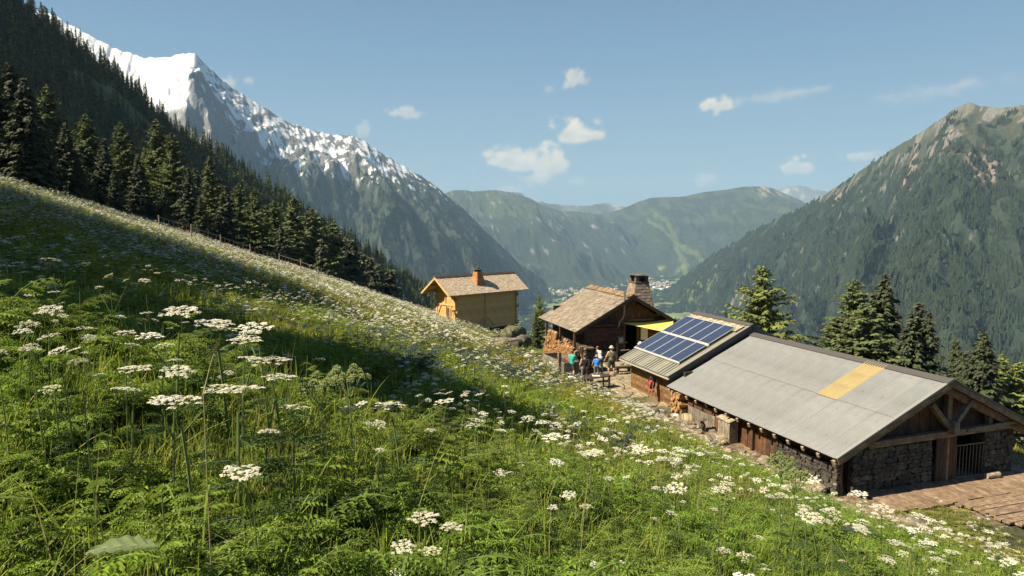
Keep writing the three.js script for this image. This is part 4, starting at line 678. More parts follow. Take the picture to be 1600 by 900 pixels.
// the long stack of split firewood beside the chalet
{
  const R = rng(63), p = inChalet(0, -0.15, 0), t = thing('firewood_stack', 'long high stack of split firewood along the left side of the chalet', 'firewood', p, -CH.t), rows = [];
  for (let u = 0; u < 27; u++) { const l = -1.55 + u * 0.195, top = (l > 1.6 ? 1.95 - 0.12 * Math.abs(l - 2.9) : l > 0.4 ? 1.35 + 0.12 * noise(l, 3) : 1.72 - 0.25 * (0.2 - l)) * (l > 3 ? 1 - 0.4 * (l - 3) : 1); for (let v = 0; v * 0.15 < top; v++) rows.push([[-0.85 + (R() - 0.5) * 0.14 + 0.06 * v * 0.3, 0.08 + v * 0.15 + (R() - 0.5) * 0.04, -l + (R() - 0.5) * 0.06 + (v % 2) * 0.08], [(R() - 0.5) * 0.3, 1.0 + (R() - 0.5) * 0.4, (R() - 0.5) * 0.2], 0.95 + R() * 0.4]); }
  woodpile(t, R, rows, logGeo);
}
{ // a darker stack of weathered logs at its near end
  const R = rng(64), p = inChalet(0.02, -0.2, -1.6), t = thing('weathered_log_stack', 'dark upright stack of weathered logs behind the person in black', 'firewood', p, -CH.t + 0.3), rows = [];
  for (let v = 0; v < 11; v++) for (let u = 0; u < 4; u++) rows.push([[(R() - 0.5) * 0.08, 0.08 + v * 0.148, -0.3 + u * 0.2 + (v % 2) * 0.05], [R() * 6, 0.2 * (R() - 0.5), 0], 1 + R() * 0.3]);
  for (const [q, r, s] of rows) { const m = part('log', logGeo[Math.floor(R() * 6)], pick(R, 'wood_dark', 'wood_beam', 'wood_dark2'), t); m.position.set(...q); m.rotation.set(...r); m.scale.setScalar(s); }
}
{ // things along the chalet wall
  const p = inChalet(2.05, 0, 0.35); const t = thing('wall_bench', 'grey slatted bench box standing along the chalet wall', 'bench', [p[0], -9.2, p[2]], -CH.t);
  for (let i = 0; i < 4; i++) part('slat', box(1.8, 0.09, 0.03, 0, 0.3 + i * 0.15, 0.28), i % 2 ? M.wood_slate : M.wood_slate2, t); part('seat', box(1.9, 0.05, 0.6, 0, 0.86, 0), M.wood_slate, t); for (const x of [-0.85, 0.85]) for (const z of [-0.24, 0.24]) part('leg', box(0.09, 0.85, 0.09, x, 0.42, z), M.wood_slate2, t);
  const q = inChalet(3.2, 0, 0.2), u = thing('wash_stand', 'pale wall cabinet on a thin post left of the chalet door', 'cabinet', [q[0], -9.2, q[2]], -CH.t);
  part('post', box(0.09, 1.5, 0.09, -0.22, 0.75, 0), M.wood_grey, u); const cab = part('cabinet', box(0.48, 0.5, 0.2, 0.02, 1.62, 0), M.wood_slate, u); part('pane', box(0.3, 0.32, 0.02, 0.02, 1.62, 0.11), M.zinc, cab); part('shelf', box(0.6, 0.04, 0.35, 0.3, 0.95, 0.1), M.wood_grey2, u);
}

// ------------------------------------------------------------------ small new hut on its stone footing
{
  const t = 0.83, b = thing('alpine_hut', 'small new honey-coloured timber hut with pale shingle roof on the meadow edge', 'hut', [-5.69, -9.6, -61.4], -t);
  const R = rng(401), E = 3.1, S = 0.714, L = 9.95, W = 4.37, RX = W / 2, SL = RX * Math.hypot(1, S), mR = slopeR(0, E, S), mL = slopeL(-W, E, S), put2 = (g, m) => g.applyMatrix4(m), stuff = (o) => { o.userData.kind = 'stuff'; return o; };
  const NS = [[0.50, 0.41, 0.31], [0.47, 0.38, 0.285], [0.53, 0.44, 0.335], [0.48, 0.385, 0.27]];
  stuff(part('shingles', put2(shingled(L, SL, 18, 0.2, NS, 15).translate(L, 0, 0), mR), M.shingle, b)); stuff(part('shingles', put2(shingled(L, SL, 14, 0.3, NS, 16), mL), M.shingle, b));
  part('roof_deck', put2(box(L - 0.04, SL, 0.05, L / 2, SL / 2, -0.02), mR), M.wood_new2, b); part('roof_deck', put2(box(L - 0.04, SL, 0.05, -L / 2, SL / 2, -0.02), mL), M.wood_new2, b);
  for (let i = 0; i < 22; i++) part('ridge_board', put2(box(0.46, 0.3, 0.035, 0.22 + i * 0.453, SL - 0.05, 0.08 + (i % 2) * 0.02, 0, 0, (R() - 0.5) * 0.1), mR), M.wood_dark, b);
  part('eave_board', put2(box(L, 0.05, 0.09, L / 2, 0.0, -0.01), mR), M.wood_new3, b); part('verge_board', put2(box(0.05, SL, 0.16, 0.0, SL / 2, -0.06), mR), M.wood_new3, b); part('verge_board', put2(box(0.05, SL, 0.16, 0.0, SL / 2, -0.06), mL), M.wood_new3, b);
  for (const f of [0.1, 0.55, 0.98]) for (const m of [mL, mR]) part('purlin', put2(box(L - 0.3, 0.16, 0.16, (m === mL ? -1 : 1) * L / 2, f * SL - 0.02 + (f < 0.2 ? 0.1 : 0), -0.13), m), M.wood_new2, b);
  const X0 = -3.57, X1 = -0.8, Z0 = 1.3, Z1 = 8.95, top = (x) => E + S * Math.min(-x, W + x) - 0.14;
  for (let i = 0; i < 13; i++) part('wall_plank', box(0.08, 0.285, Z1 - Z0, X1 + (i % 2) * 0.008, -0.2 + i * 0.29, -(Z0 + Z1) / 2), pick(R, 'wood_new', 'wood_new2', 'wood_new3'), b);
  for (let i = 0; i < 13; i++) part('wall_plank', box(0.08, 0.285, Z1 - Z0, X0, -0.2 + i * 0.29, -(Z0 + Z1) / 2), pick(R, 'wood_new', 'wood_new2'), b);
  for (const z of [Z0, Z1]) for (let i = 0; i < 16; i++) { const y = -0.2 + i * 0.29, half = Math.min((X1 - X0) / 2 + 0.04, (top(-W / 2) - y) / S); if (half > 0.1) part('wall_plank', box(half * 2 - 0.1, 0.285, 0.08, -W / 2, y, -z - (i % 2) * 0.008), pick(R, 'wood_new', 'wood_new2', 'wood_new3'), b); }
  for (const z of [Z0, Z1]) { part('corner_post', box(0.2, 3.6, 0.2, X1 + 0.02, 1.5, -z), M.wood_new2, b); part('corner_post', box(0.2, 3.6, 0.2, X0, 1.5, -z), M.wood_new2, b); for (const y of [-0.25, 1.45, 2.6]) { part('beam_end', box(0.5, 0.15, 0.15, X1 + 0.14, y, -z), M.wood_pale, b); part('beam_end', box(0.15, 0.15, 0.5, X1, y + 0.15, -z + (z === Z0 ? 0.15 : -0.15)), M.wood_pale, b); part('beam_end', box(0.5, 0.15, 0.15, X0 - 0.14, y, -z), M.wood_pale, b); } }
  part('wall_post', box(0.12, 3.5, 0.2, X1 + 0.05, 1.5, -4.95), M.wood_new2, b); part('rail', box(0.1, 0.14, Z1 - Z0 - 0.1, X1 + 0.055, 1.45, -(Z0 + Z1) / 2), M.wood_new2, b); part('sill', box(0.22, 0.2, Z1 - Z0 + 0.5, X1 + 0.02, -0.3, -(Z0 + Z1) / 2), M.wood_new3, b);
  part('brace', beam([X1 + 0.06, -0.15, -3.9], [X1 + 0.06, 0.75, -4.85], 0.11, 0.1), M.wood_new2, b); part('brace', beam([X1 + 0.06, -0.15, -6.0], [X1 + 0.06, 0.75, -5.05], 0.11, 0.1), M.wood_new2, b);
  part('door', box(0.5, 1.75, 0.06, -1.75, 0.9, -Z0 + 0.06), M.wood_brown3, b); part('door_post', box(0.12, 1.95, 0.12, -1.42, 0.95, -Z0 + 0.07), M.wood_new3, b); part('door_post', box(0.12, 1.95, 0.12, -2.08, 0.95, -Z0 + 0.07), M.wood_new3, b); part('gable_rail', box(2.9, 0.13, 0.1, -W / 2, 2.05, -Z0 + 0.06), M.wood_new3, b); part('gable_post', box(0.12, 1.2, 0.1, -W / 2, 2.7, -Z0 + 0.07), M.wood_new3, b); part('brace', beam([-3.5, 0.9, -Z0 + 0.06], [-2.9, 2.0, -Z0 + 0.06], 0.11, 0.1), M.wood_new3, b); part('brace', beam([-0.85, 0.9, -Z0 + 0.06], [-1.4, 2.0, -Z0 + 0.06], 0.11, 0.1), M.wood_new3, b);
  const ft = part('stone_footing', box(2.6, 2.2, 7.5, -W / 2, -1.45, -(Z0 + Z1) / 2), M.mortar, b);
  rubble(ft, 17, Z0 + 0.2, Z1 + 0.1, -2.0, -0.42, () => -0.45, (u, v) => [X1 - 0.08, v, -u], Math.PI / 2, [M.stone_b, M.stone_a, M.stone_b]); rubble(ft, 18, X0, X1, -1.2, -0.35, () => -0.4, (u, v) => [u, v, -Z0 + 0.04], 0, [M.stone_a, M.stone_c]);
  // chimney clad in red-brown shingles
  const cx = -1.35, cz = -4.5, bd = new THREE.CylinderGeometry(0.36, 0.72, 1.45, 4, 1); bd.rotateY(Math.PI / 4).translate(cx, 4.28, cz); const ch = part('chimney', bd.toNonIndexed(), M.wood_brown3, b);
  for (let k = 0; k < 4; k++) { const g = shingled(1.06, 1.45, 8, 0.16, [[0.46, 0.21, 0.09], [0.40, 0.18, 0.075], [0.52, 0.27, 0.12]], 80 + k, 0.48); g.translate(0.53, 0, 0); const m = new THREE.Matrix4().makeRotationX(-Math.atan2(0.255, 1.45)); m.setPosition(0, 0, 0.52); g.applyMatrix4(m).rotateY(k * Math.PI / 2).translate(cx, 3.55, cz); stuff(part('shingles', g, M.shingle, ch)); }
  part('neck', box(0.42, 0.26, 0.42, cx, 5.1, cz), M.mortar, ch); part('cap_stone', rock(0.5, rng(41), 1, 0.12, 1, 2, 0.2).translate(cx, 5.28, cz), M.stone_c, ch); part('top_stone', rock(0.18, rng(42), 1, 0.9, 1, 1, 0.3).translate(cx, 5.43, cz), M.stone_c, ch);
}

// ------------------------------------------------------------------ rocks on the meadow and by the barn
function stone(label, px, py, dist, r, sx, sy, sz, seed, m = M.stone_c, sink = 0.35, name = 'rock') { const p = at(px, py, dist), y = ground(p.x, p.z); const g = rock(r, rng(seed), sx, sy, sz, 3, 0.5); const o = part(name, g, m); o.position.set(p.x, y + r * sy * (1 - 2 * sink), p.z); o.rotation.y = seed; tag(o, label, 'rock'); return o; }
stone('broad mossy boulder on the grass in front of the hut', 801, 537, 57, 1.15, 1.3, 0.85, 0.8, 51, M.stone_moss, 0.12); stone('smaller cracked boulder right of the mossy one near the hut', 818, 546, 54.5, 0.75, 1, 0.95, 0.9, 52, M.stone_c, 0.15);
stone('flat mossy rock left of the boulders below the hut', 765, 543, 56, 0.7, 1.5, 0.4, 0.8, 53, M.stone_moss); stone('pale flat slab at the foot of the hut corner', 722, 523, 59, 0.7, 1.5, 0.35, 0.7, 54, M.stone_pale); stone('rough rock with dark top lying above the water trough', 806, 572, 48.5, 0.66, 1.1, 0.8, 0.8, 55, M.stone_b, 0.12); stone('grey lump of rock beside the dark topped rock', 788, 567, 49, 0.66, 1.2, 0.65, 0.8, 56, M.stone_c, 0.12);
stone('long bare slab showing through the turf below the boulders', 765, 576, 46, 1.1, 2.2, 0.16, 0.7, 57, M.stone_pale, 0.2); stone('brown folded boulder on the bank in front of the barn gable', 1432, 787, 22.2, 0.62, 1.25, 0.62, 0.8, 58, M.stone_pale, 0.15);
stone('small pale stone in grass by the water trough', 842, 584, 42, 0.22, 1.3, 0.6, 1, 59, M.stone_pale);
{ // loose stones heaped along the gable foot of the hut
  const R = rng(71); for (let i = 0; i < 7; i++) stone('light broken stone heaped at the hut gable foot', 685 + i * 5, 512 + (i % 3) * 2.5, 59 + R(), 0.24, 1.2, 0.9, 1, 72 + i, i % 2 ? M.stone_orange : M.stone_c, 0.2, 'rubble_stone').userData.group = 'stones at the hut gable';
}
{ // rocks edging the courtyard and the foot of the barn bank
  const R = rng(81), line = [[3.6, 37.9], [4.2, 36.3], [4.8, 34.8], [5.5, 33.4], [6.3, 32.6], [7.2, 32.2], [7.8, 31.4], [8.1, 30.2], [8.5, 29], [8.9, 27.8], [9.4, 26.4], [9.9, 25], [10.3, 23.8], [10.9, 22.8]];
  for (let i = 0; i < 64; i++) { const t = i / 64 * (line.length - 1), k = Math.floor(t), x = lerp(line[k][0], line[k + 1][0], t - k) + (R() - 0.5) * 0.9, f = lerp(line[k][1], line[k + 1][1], t - k) + (R() - 0.5) * 0.8, r = 0.14 + R() * R() * 0.4; const o = part('edging_stone', rock(r, R, 1.25, 0.6, 1, 2, 0.4), pick(R, 'stone_pale', 'stone_c', 'stone_pale', 'slab2')); o.position.set(x, ground(x, -f) + r * 0.16, -f); o.rotation.y = R() * 6; tag(o, i < 24 ? 'pale stone edging the grass below the courtyard' : i < 40 ? 'pale stone on the path beside the shed and barn corner' : 'brown stone on the bank along the barn wall', 'rock', i < 24 ? 'courtyard edging stones' : i < 40 ? 'stones by the shed' : 'stones along the barn wall'); }
}

// ------------------------------------------------------------------ courtyard paving
{
  const R = rng(91), base = new THREE.Group(); base.name = 'courtyard'; base.userData = { kind: 'structure', label: 'sunny courtyard of flat stone slabs in the grass', category: 'courtyard' }; scene.add(base);
  const nx = 6, nz = 11, pt = (i, j) => { const r = rng(1000 + i * 37 + j * 101); return [4.6 + i * 0.86 + (r() - 0.5) * 0.5 + (j % 2) * 0.3, 33.6 + j * 0.98 + (r() - 0.5) * 0.5]; };
  for (let i = 0; i < nx; i++) for (let j = 0; j < nz; j++) {
    const q = [pt(i, j), pt(i + 1, j), pt(i + 1, j + 1), pt(i, j + 1)], c = [(q[0][0] + q[1][0] + q[2][0] + q[3][0]) / 4, (q[0][1] + q[1][1] + q[2][1] + q[3][1]) / 4];
    if (fbm(c[0] / 2.2, c[1] / 2.2, 61, 2) - (c[0] < 5.6 && c[1] < 39 ? 0.22 : 0) < -0.13 - 0.1 * ss(36, 40, c[1])) continue;
    const k = 0.86 + R() * 0.06, sh = new THREE.Shape(), pts = q.flatMap((a, n) => { const b = q[(n + 1) % 4]; return [[lerp(a[0], b[0], 0.14), lerp(a[1], b[1], 0.14)], [lerp(a[0], b[0], 0.86), lerp(a[1], b[1], 0.86)]]; });
    sh.setFromPoints(pts.map(([x, f]) => new THREE.Vector2((x - c[0]) * k, (f - c[1]) * k)));
    const g = new THREE.ExtrudeGeometry(sh, { depth: 0.05, bevelEnabled: true, bevelSize: 0.02, bevelThickness: 0.015, bevelSegments: 1, steps: 1 }); g.rotateX(-Math.PI / 2);
    const o = part('paving_slab', g, R() < 0.5 ? M.slab : M.slab2, base); o.position.set(c[0], ground(c[0], -c[1]) - 0.02 + R() * 0.02, -c[1]); o.rotation.set((R() - 0.5) * 0.02, 0, (R() - 0.5) * 0.02);
  }
}
// water trough
{
  const a = [1.95, 43.1], c = [3.1, 40.0], L = Math.hypot(c[0] - a[0], c[1] - a[1]), turn = Math.atan2(c[0] - a[0], a[1] - c[1]), y = Math.min(ground(3.4, -40.4), -9.2), mid = [(a[0] + c[0]) / 2 + 0.5, (a[1] + c[1]) / 2 + 0.25];
  const t = thing('water_trough', 'long grey wooden water trough at the edge of the courtyard', 'trough', [mid[0], y, -mid[1]], turn - 0), h = 0.95;
  for (let i = 0; i < 3; i++) part('side_plank', box(0.07, h / 3 - 0.012, L, -0.5, h / 6 + i * h / 3, 0), i % 2 ? M.wood_slab2 : M.wood_slab, t);
  for (let i = 0; i < 3; i++) part('side_plank', box(0.07, h / 3 - 0.012, L, 0.5, h / 6 + i * h / 3, 0), M.wood_slab2, t);
  for (const z of [-L / 2 + 0.05, L / 2 - 0.05]) part('end_board', box(0.93, h, 0.07, 0, h / 2, z), M.wood_slab, t);
  part('bottom', box(0.93, 0.06, L - 0.1, 0, 0.1, 0), M.wood_slab2, t);
  part('water', box(0.92, 0.02, L - 0.15, 0, h - 0.2, 0), Object.assign(new THREE.MeshPhysicalMaterial({ color: lin(0.02, 0.025, 0.022), roughness: 0.05 }), { name: 'trough_water' }), t);
  part('spout_post', box(0.16, 1.5, 0.16, -0.5 - 0.1, 0.75, L / 2 - 0.5), M.wood_beam, t);
}
// table, bench, slab
{
  const t = thing('garden_table', 'low dark wooden table with a white sheet of paper in the courtyard', 'table', [4.75, -9.2, -37.6], 0.5);
  for (let i = 0; i < 4; i++) part('top_board', box(1.5, 0.05, 0.18, 0, 0.72, -0.28 + i * 0.187), M.wood_dark, t); for (const x of [-0.66, 0.66]) for (const z of [-0.28, 0.28]) part('leg', box(0.07, 0.7, 0.07, x, 0.35, z), M.wood_beam, t);
  tag(part('paper_sheet', box(0.42, 0.012, 0.3), M.white_paint), 'white sheet of paper lying on the garden table', 'paper').position.set(4.7, -8.443, -37.55);
  const b = thing('garden_bench', 'dark wooden bench standing left of the garden table', 'bench', [3.95, -9.2, -38.0], 0.35);
  for (let i = 0; i < 2; i++) part('seat_board', box(1.4, 0.05, 0.18, 0, 0.5, -0.1 + i * 0.19), M.wood_dark, b); for (const x of [-0.6, 0.6]) part('leg', box(0.08, 0.48, 0.34, x, 0.24, 0), M.wood_beam, b);
  const c = thing('low_bench', 'short dark log bench on the paving behind the hatted person', 'bench', [6.9, -9.2, -41.7], 0.25); part('seat', box(1.0, 0.1, 0.3, 0, 0.36, 0), M.wood_dark, c); for (const x of [-0.38, 0.38]) part('leg', box(0.1, 0.31, 0.24, x, 0.155, 0), M.wood_dark, c);
  const s = part('kerb_slab', rock(1.0, rng(88), 1.6, 0.18, 0.32, 3, 0.25), M.stone_a); s.position.set(3.75, ground(3.75, -38.7) + 0.1, -38.7); s.rotation.y = 1.05; tag(s, 'long grey stone kerb at the near edge of the courtyard', 'kerb stone');
  const w = part('white_slab', box(0.9, 0.06, 0.4), M.white_paint); w.position.set(3.35, ground(3.35, -39.4) + 0.2, -39.4); w.rotation.y = 1.0; tag(w, 'small white board lying on the kerb by the trough', 'board');
}
{ // rucksack and poles by the shed wall
  const p = [7.28, -9.35, -34.9], t = thing('rucksack', 'red and black rucksack hanging on the shed wall', 'rucksack', p, 0.3), body = new THREE.SphereGeometry(0.24, 16, 12); body.scale(0.9, 1.5, 0.65).translate(0, 1.15, 0); part('bag', body, Object.assign(M.black.clone(), { name: 'bag_black' }), t);
  mat('red_cloth', { color: lin(0.55, 0.03, 0.035) }); const pk = new THREE.SphereGeometry(0.17, 14, 10); pk.scale(0.95, 1.1, 0.6).translate(-0.1, 1.12, 0.1); part('pocket', pk, M.red_cloth, t); const lid = new THREE.SphereGeometry(0.15, 12, 8); lid.scale(1.1, 0.5, 0.8).translate(-0.05, 0.72, 0.1); part('lid', lid, M.red_cloth, t);
  for (let i = 0; i < 3; i++) { const q = part('hiking_pole', mergeGeometries([rod([0, 0, 0], [0.18, 1.1, 0.05], 0.014, 0.014, 6), rod([0.18, 1.1, 0.05], [0.2, 1.24, 0.05], 0.022, 0.02, 6)]), M.zinc); q.position.set(6.95 + i * 0.14, -9.35, -34.7 + i * 0.12); q.rotation.y = 0.3 * i; tag(q, 'thin metal hiking pole leaning by the shed corner', 'hiking pole', 'poles by the shed corner'); }
}

// ------------------------------------------------------------------ timber deck before the barn gable
{
  const R = rng(111), t = thing('timber_deck', 'brown plank deck on the ground in front of the barn gable', 'deck', [BARN.o[0], -9.5, BARN.o[1]], -BARN.t);
  for (let i = 0; i < 31; i++) { const x = 1.75 + i * 0.25; part('plank', box(0.232, 0.07, 1.75 + R() * 0.12, x, 0.05 + R() * 0.025, 0.25 + (R() - 0.5) * 0.12, (R() - 0.5) * 0.03, 0, (R() - 0.5) * 0.04), pick(R, 'deck_a', 'deck_b', 'deck_c'), t); }
  for (let i = 0; i < 12; i++) { const z = 1.35 + i * 0.245, x0 = 3.7 + i * 0.05 + R() * 0.25; part('plank', box(6.4 - x0 + 3.4, 0.07, 0.225, (x0 + 9.8) / 2, 0.1 + R() * 0.02, z, (R() - 0.5) * 0.02, (R() - 0.5) * 0.03, 0), pick(R, 'deck_a', 'deck_b', 'deck_c'), t); }
  const q = inBarn(7.35, 0.2, 0.12), l = part('log_block', new THREE.CylinderGeometry(0.11, 0.12, 0.62, 9).rotateZ(Math.PI / 2), M.wood_pale); l.position.set(...q); l.rotation.y = 0.3; tag(l, 'short pale log lying on the deck at the barn gable', 'log');
}

// ------------------------------------------------------------------ wire fence along the top of the meadow
{
  const pts = [[250, 372, 62], [300, 385, 64], [345, 394, 66], [392, 405, 68], [437, 418, 69], [470, 430, 68], [498, 443, 67]].map(([px, py, d]) => { const p = at(px, py, d); return V(p.x, ground(p.x, p.z), p.z); });
  const t = thing('wire_fence', 'thin wire fence with weathered posts along the top of the meadow', 'fence');
  pts.forEach((p, i) => part('post', rod([p.x, p.y - 0.2, p.z], [p.x + 0.03 * ((i % 3) - 1), p.y + 1.55 + 0.1 * (i % 2), p.z], 0.06, 0.05, 7), M.wood_pale, t));
  for (let i = 0; i < pts.length - 1; i++) for (const h of [0.5, 0.9, 1.4]) part('wire', rod([pts[i].x, pts[i].y + h, pts[i].z], [pts[i + 1].x, pts[i + 1].y + h, pts[i + 1].z], 0.012, 0.012, 4), M.zinc, t);
  for (let i = 0; i < pts.length - 1; i++) for (let k = 1; k < 7; k++) { const p = pts[i].clone().lerp(pts[i + 1], k / 7); part('stay', rod([p.x, p.y + 0.3, p.z], [p.x, p.y + 1.42, p.z], 0.012, 0.012, 4), M.wood_beam, t); }
}
// ------------------------------------------------------------------ the town in the valley: each house a small block with a pitched roof
{
  const hg = (() => { const b = new MB(), w = 6, d = 8, h = 7, r = 11; const wl = [0.62, 0.56, 0.47], rf = [0.30, 0.24, 0.20], p = (x, y, z) => [x, y, z]; b.quad(p(-w, 0, d), p(w, 0, d), p(w, h, d), p(-w, h, d), wl).quad(p(w, 0, d), p(w, 0, -d), p(w, h, -d), p(w, h, d), wl).quad(p(-w, 0, -d), p(-w, 0, d), p(-w, h, d), p(-w, h, -d), wl).tri(p(-w, h, d), p(w, h, d), p(0, r, d), wl).quad(p(-w - 1, h - 0.6, d + 1), p(0, r, d + 1), p(0, r, -d - 1), p(-w - 1, h - 0.6, -d - 1), rf).quad(p(w + 1, h - 0.6, -d - 1), p(0, r, -d - 1), p(0, r, d + 1), p(w + 1, h - 0.6, d + 1), rf); return b.geo(); })();
  mat('house', { vertexColors: true }); const R = rng(121);
  for (let i = 0; i < 250; i++) {
    const c = [[885, 456, 60, 15], [945, 450, 65, 16], [1000, 438, 40, 14], [1035, 444, 24, 9], [930, 466, 70, 10]][Math.floor(R() * 5)], px = c[0] + (R() + R() - 1) * c[2], py = c[1] + (R() + R() - 1) * c[3], r = ray(px, py), k = (FLOOR + 6) / r.y, o = part('village_house', hg, M.house);
    const s = 1.1 + R() * 1.1; o.position.set(r.x * k, FLOOR + 4, r.z * k); o.rotation.y = R() * 6.28; o.scale.set(s * 1.2, s * (0.8 + R() * 0.5), s * 1.2); tag(o, 'tiny pale house of the town on the valley floor', 'house', 'town houses in the valley');
  }
  for (let i = 0; i < 7; i++) { const px = 1018 + i * 7, py = 446 + (i % 3) * 3, r = ray(px, py), k = (FLOOR + 8) / r.y, o = part('factory_hall', box(40 + 8 * i, 14, 70), M.white_paint); o.position.set(r.x * k, FLOOR + 9, r.z * k); o.rotation.y = 0.4 + i * 0.2; tag(o, 'large pale flat building by the town in the valley', 'building', 'large halls in the valley'); }
}

// ------------------------------------------------------------------ meadow plants
const leafMat = (name, t = 0.38) => (M[name] = Object.assign(new THREE.MeshPhysicalMaterial({ vertexColors: true, roughness: 1, transmission: t, thickness: 0, side: THREE.DoubleSide, specularIntensity: 0.4 }), { name }));
leafMat('blade', 0.42); leafMat('leaf', 0.42); leafMat('petal', 0.25); mat('stem', { vertexColors: true, roughness: 0.8 });
function addBlade(b, R, x, z, h, w, lean, az, c0, c1, y0 = 0, seg = 4) {
  const dx = Math.cos(az), dz = Math.sin(az), tw = (R() - 0.5) * 0.8, px = -Math.sin(az + tw) * w, pz = Math.cos(az + tw) * w; let pl, pr, pc;
  for (let i = 0; i <= seg; i++) {
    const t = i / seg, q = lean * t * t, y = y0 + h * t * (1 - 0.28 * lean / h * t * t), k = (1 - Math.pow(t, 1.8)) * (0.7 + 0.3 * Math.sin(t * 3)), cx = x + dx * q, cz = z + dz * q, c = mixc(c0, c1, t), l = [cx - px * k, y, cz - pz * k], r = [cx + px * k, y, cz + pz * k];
    if (i) { b.tri3(pl, pr, r, pc, pc, c); if (i < seg) b.tri3(pl, r, l, pc, c, c); }
    pl = l; pr = r; pc = c;
  }
}
function grassPatch(seed, n, rad, h, w, seg, dry = 0.08) {
  const R = rng(seed), b = new MB();
  for (let i = 0; i < n; i++) {
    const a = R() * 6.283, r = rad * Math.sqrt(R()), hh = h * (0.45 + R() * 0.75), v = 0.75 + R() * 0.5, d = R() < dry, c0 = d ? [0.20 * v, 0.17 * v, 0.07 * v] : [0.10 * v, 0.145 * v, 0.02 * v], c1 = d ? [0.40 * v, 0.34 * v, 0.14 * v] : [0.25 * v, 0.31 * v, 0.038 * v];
    addBlade(b, R, Math.cos(a) * r, Math.sin(a) * r, hh, w * (0.6 + R() * 0.8), hh * (0.1 + R() * R() * 0.9), R() * 6.283, c0, c1, -0.05, seg);
  }
  return b.geo();
}
// a feathery compound leaf: midrib with paired lobed leaflets
function addFern(b, R, az, L, up, col, fine) {
  const dx = Math.cos(az), dz = Math.sin(az), P = (t) => [dx * L * t * (1 - 0.1 * t), 0.02 + up * L * (t - 0.62 * t * t), dz * L * t * (1 - 0.1 * t)], n = fine ? 7 : 5;
  for (let i = 0; i < n; i++) {
    const t = 0.25 + 0.75 * i / (n - 1), p = P(t), len = L * 0.42 * (1.05 - t) + 0.02;
    for (const s of [-1, 1]) {
      const a2 = az + s * (1.15 - 0.35 * t), ex = Math.cos(a2), ez = Math.sin(a2), m = fine ? 5 : 2, dy = -0.15 * len - R() * 0.2 * len, v = 0.75 + R() * 0.5, c = [col[0] * v, col[1] * v, col[2] * v];
      for (let k = 0; k < m; k++) {
        const q = (k + 0.5) / m, cx = p[0] + ex * len * q, cy = p[1] + dy * q + (R() - 0.5) * 0.012, cz = p[2] + ez * len * q, sz = len * (fine ? 0.3 : 0.55) * (1.15 - q * 0.7);
        for (const u of [-1, 1]) { const a3 = a2 + u * 0.85, fx = Math.cos(a3) * sz, fz = Math.sin(a3) * sz, wx = -Math.sin(a3) * sz * 0.28, wz = Math.cos(a3) * sz * 0.28; b.quad([cx, cy, cz], [cx + fx * 0.5 + wx, cy + 0.006, cz + fz * 0.5 + wz], [cx + fx, cy - sz * 0.2, cz + fz], [cx + fx * 0.5 - wx, cy + 0.006, cz + fz * 0.5 - wz], c); }
      }
    }
    if (i) { const q = P(t - 0.75 / (n - 1)), w = 0.004; b.quad([q[0] - dz * w, q[1], q[2] + dx * w], [q[0] + dz * w, q[1], q[2] - dx * w], [p[0] + dz * w, p[1], p[2] - dx * w], [p[0] - dz * w, p[1], p[2] + dx * w], col); }
  }
}
function fernClump(seed, n, L, fine, col = [0.145, 0.215, 0.026]) { const R = rng(seed), b = new MB(); for (let i = 0; i < n; i++) { const v = 0.8 + R() * 0.45; addFern(b, R, i / n * 6.283 + R() * 0.8, L * (0.6 + R() * 0.6), 0.7 + R() * 0.8, [col[0] * v, col[1] * v, col[2] * v], fine); } return b.geo(); }
function addStem(b, pts, r0, r1, col, n = 5) {
  for (let i = 1; i < pts.length; i++) { const a = pts[i - 1], c = pts[i], ra = lerp(r0, r1, (i - 1) / (pts.length - 1)), rc = lerp(r0, r1, i / (pts.length - 1)); for (let k = 0; k < n; k++) { const t = k / n * 6.283, u = (k + 1) / n * 6.283; b.quad([a[0] + Math.cos(t) * ra, a[1], a[2] + Math.sin(t) * ra], [c[0] + Math.cos(t) * rc, c[1], c[2] + Math.sin(t) * rc], [c[0] + Math.cos(u) * rc, c[1], c[2] + Math.sin(u) * rc], [a[0] + Math.cos(u) * ra, a[1], a[2] + Math.sin(u) * ra], col); } }
}
const WHITE = [0.78, 0.75, 0.64], CREAM = [0.62, 0.58, 0.36], GREEN = [0.085, 0.13, 0.03];
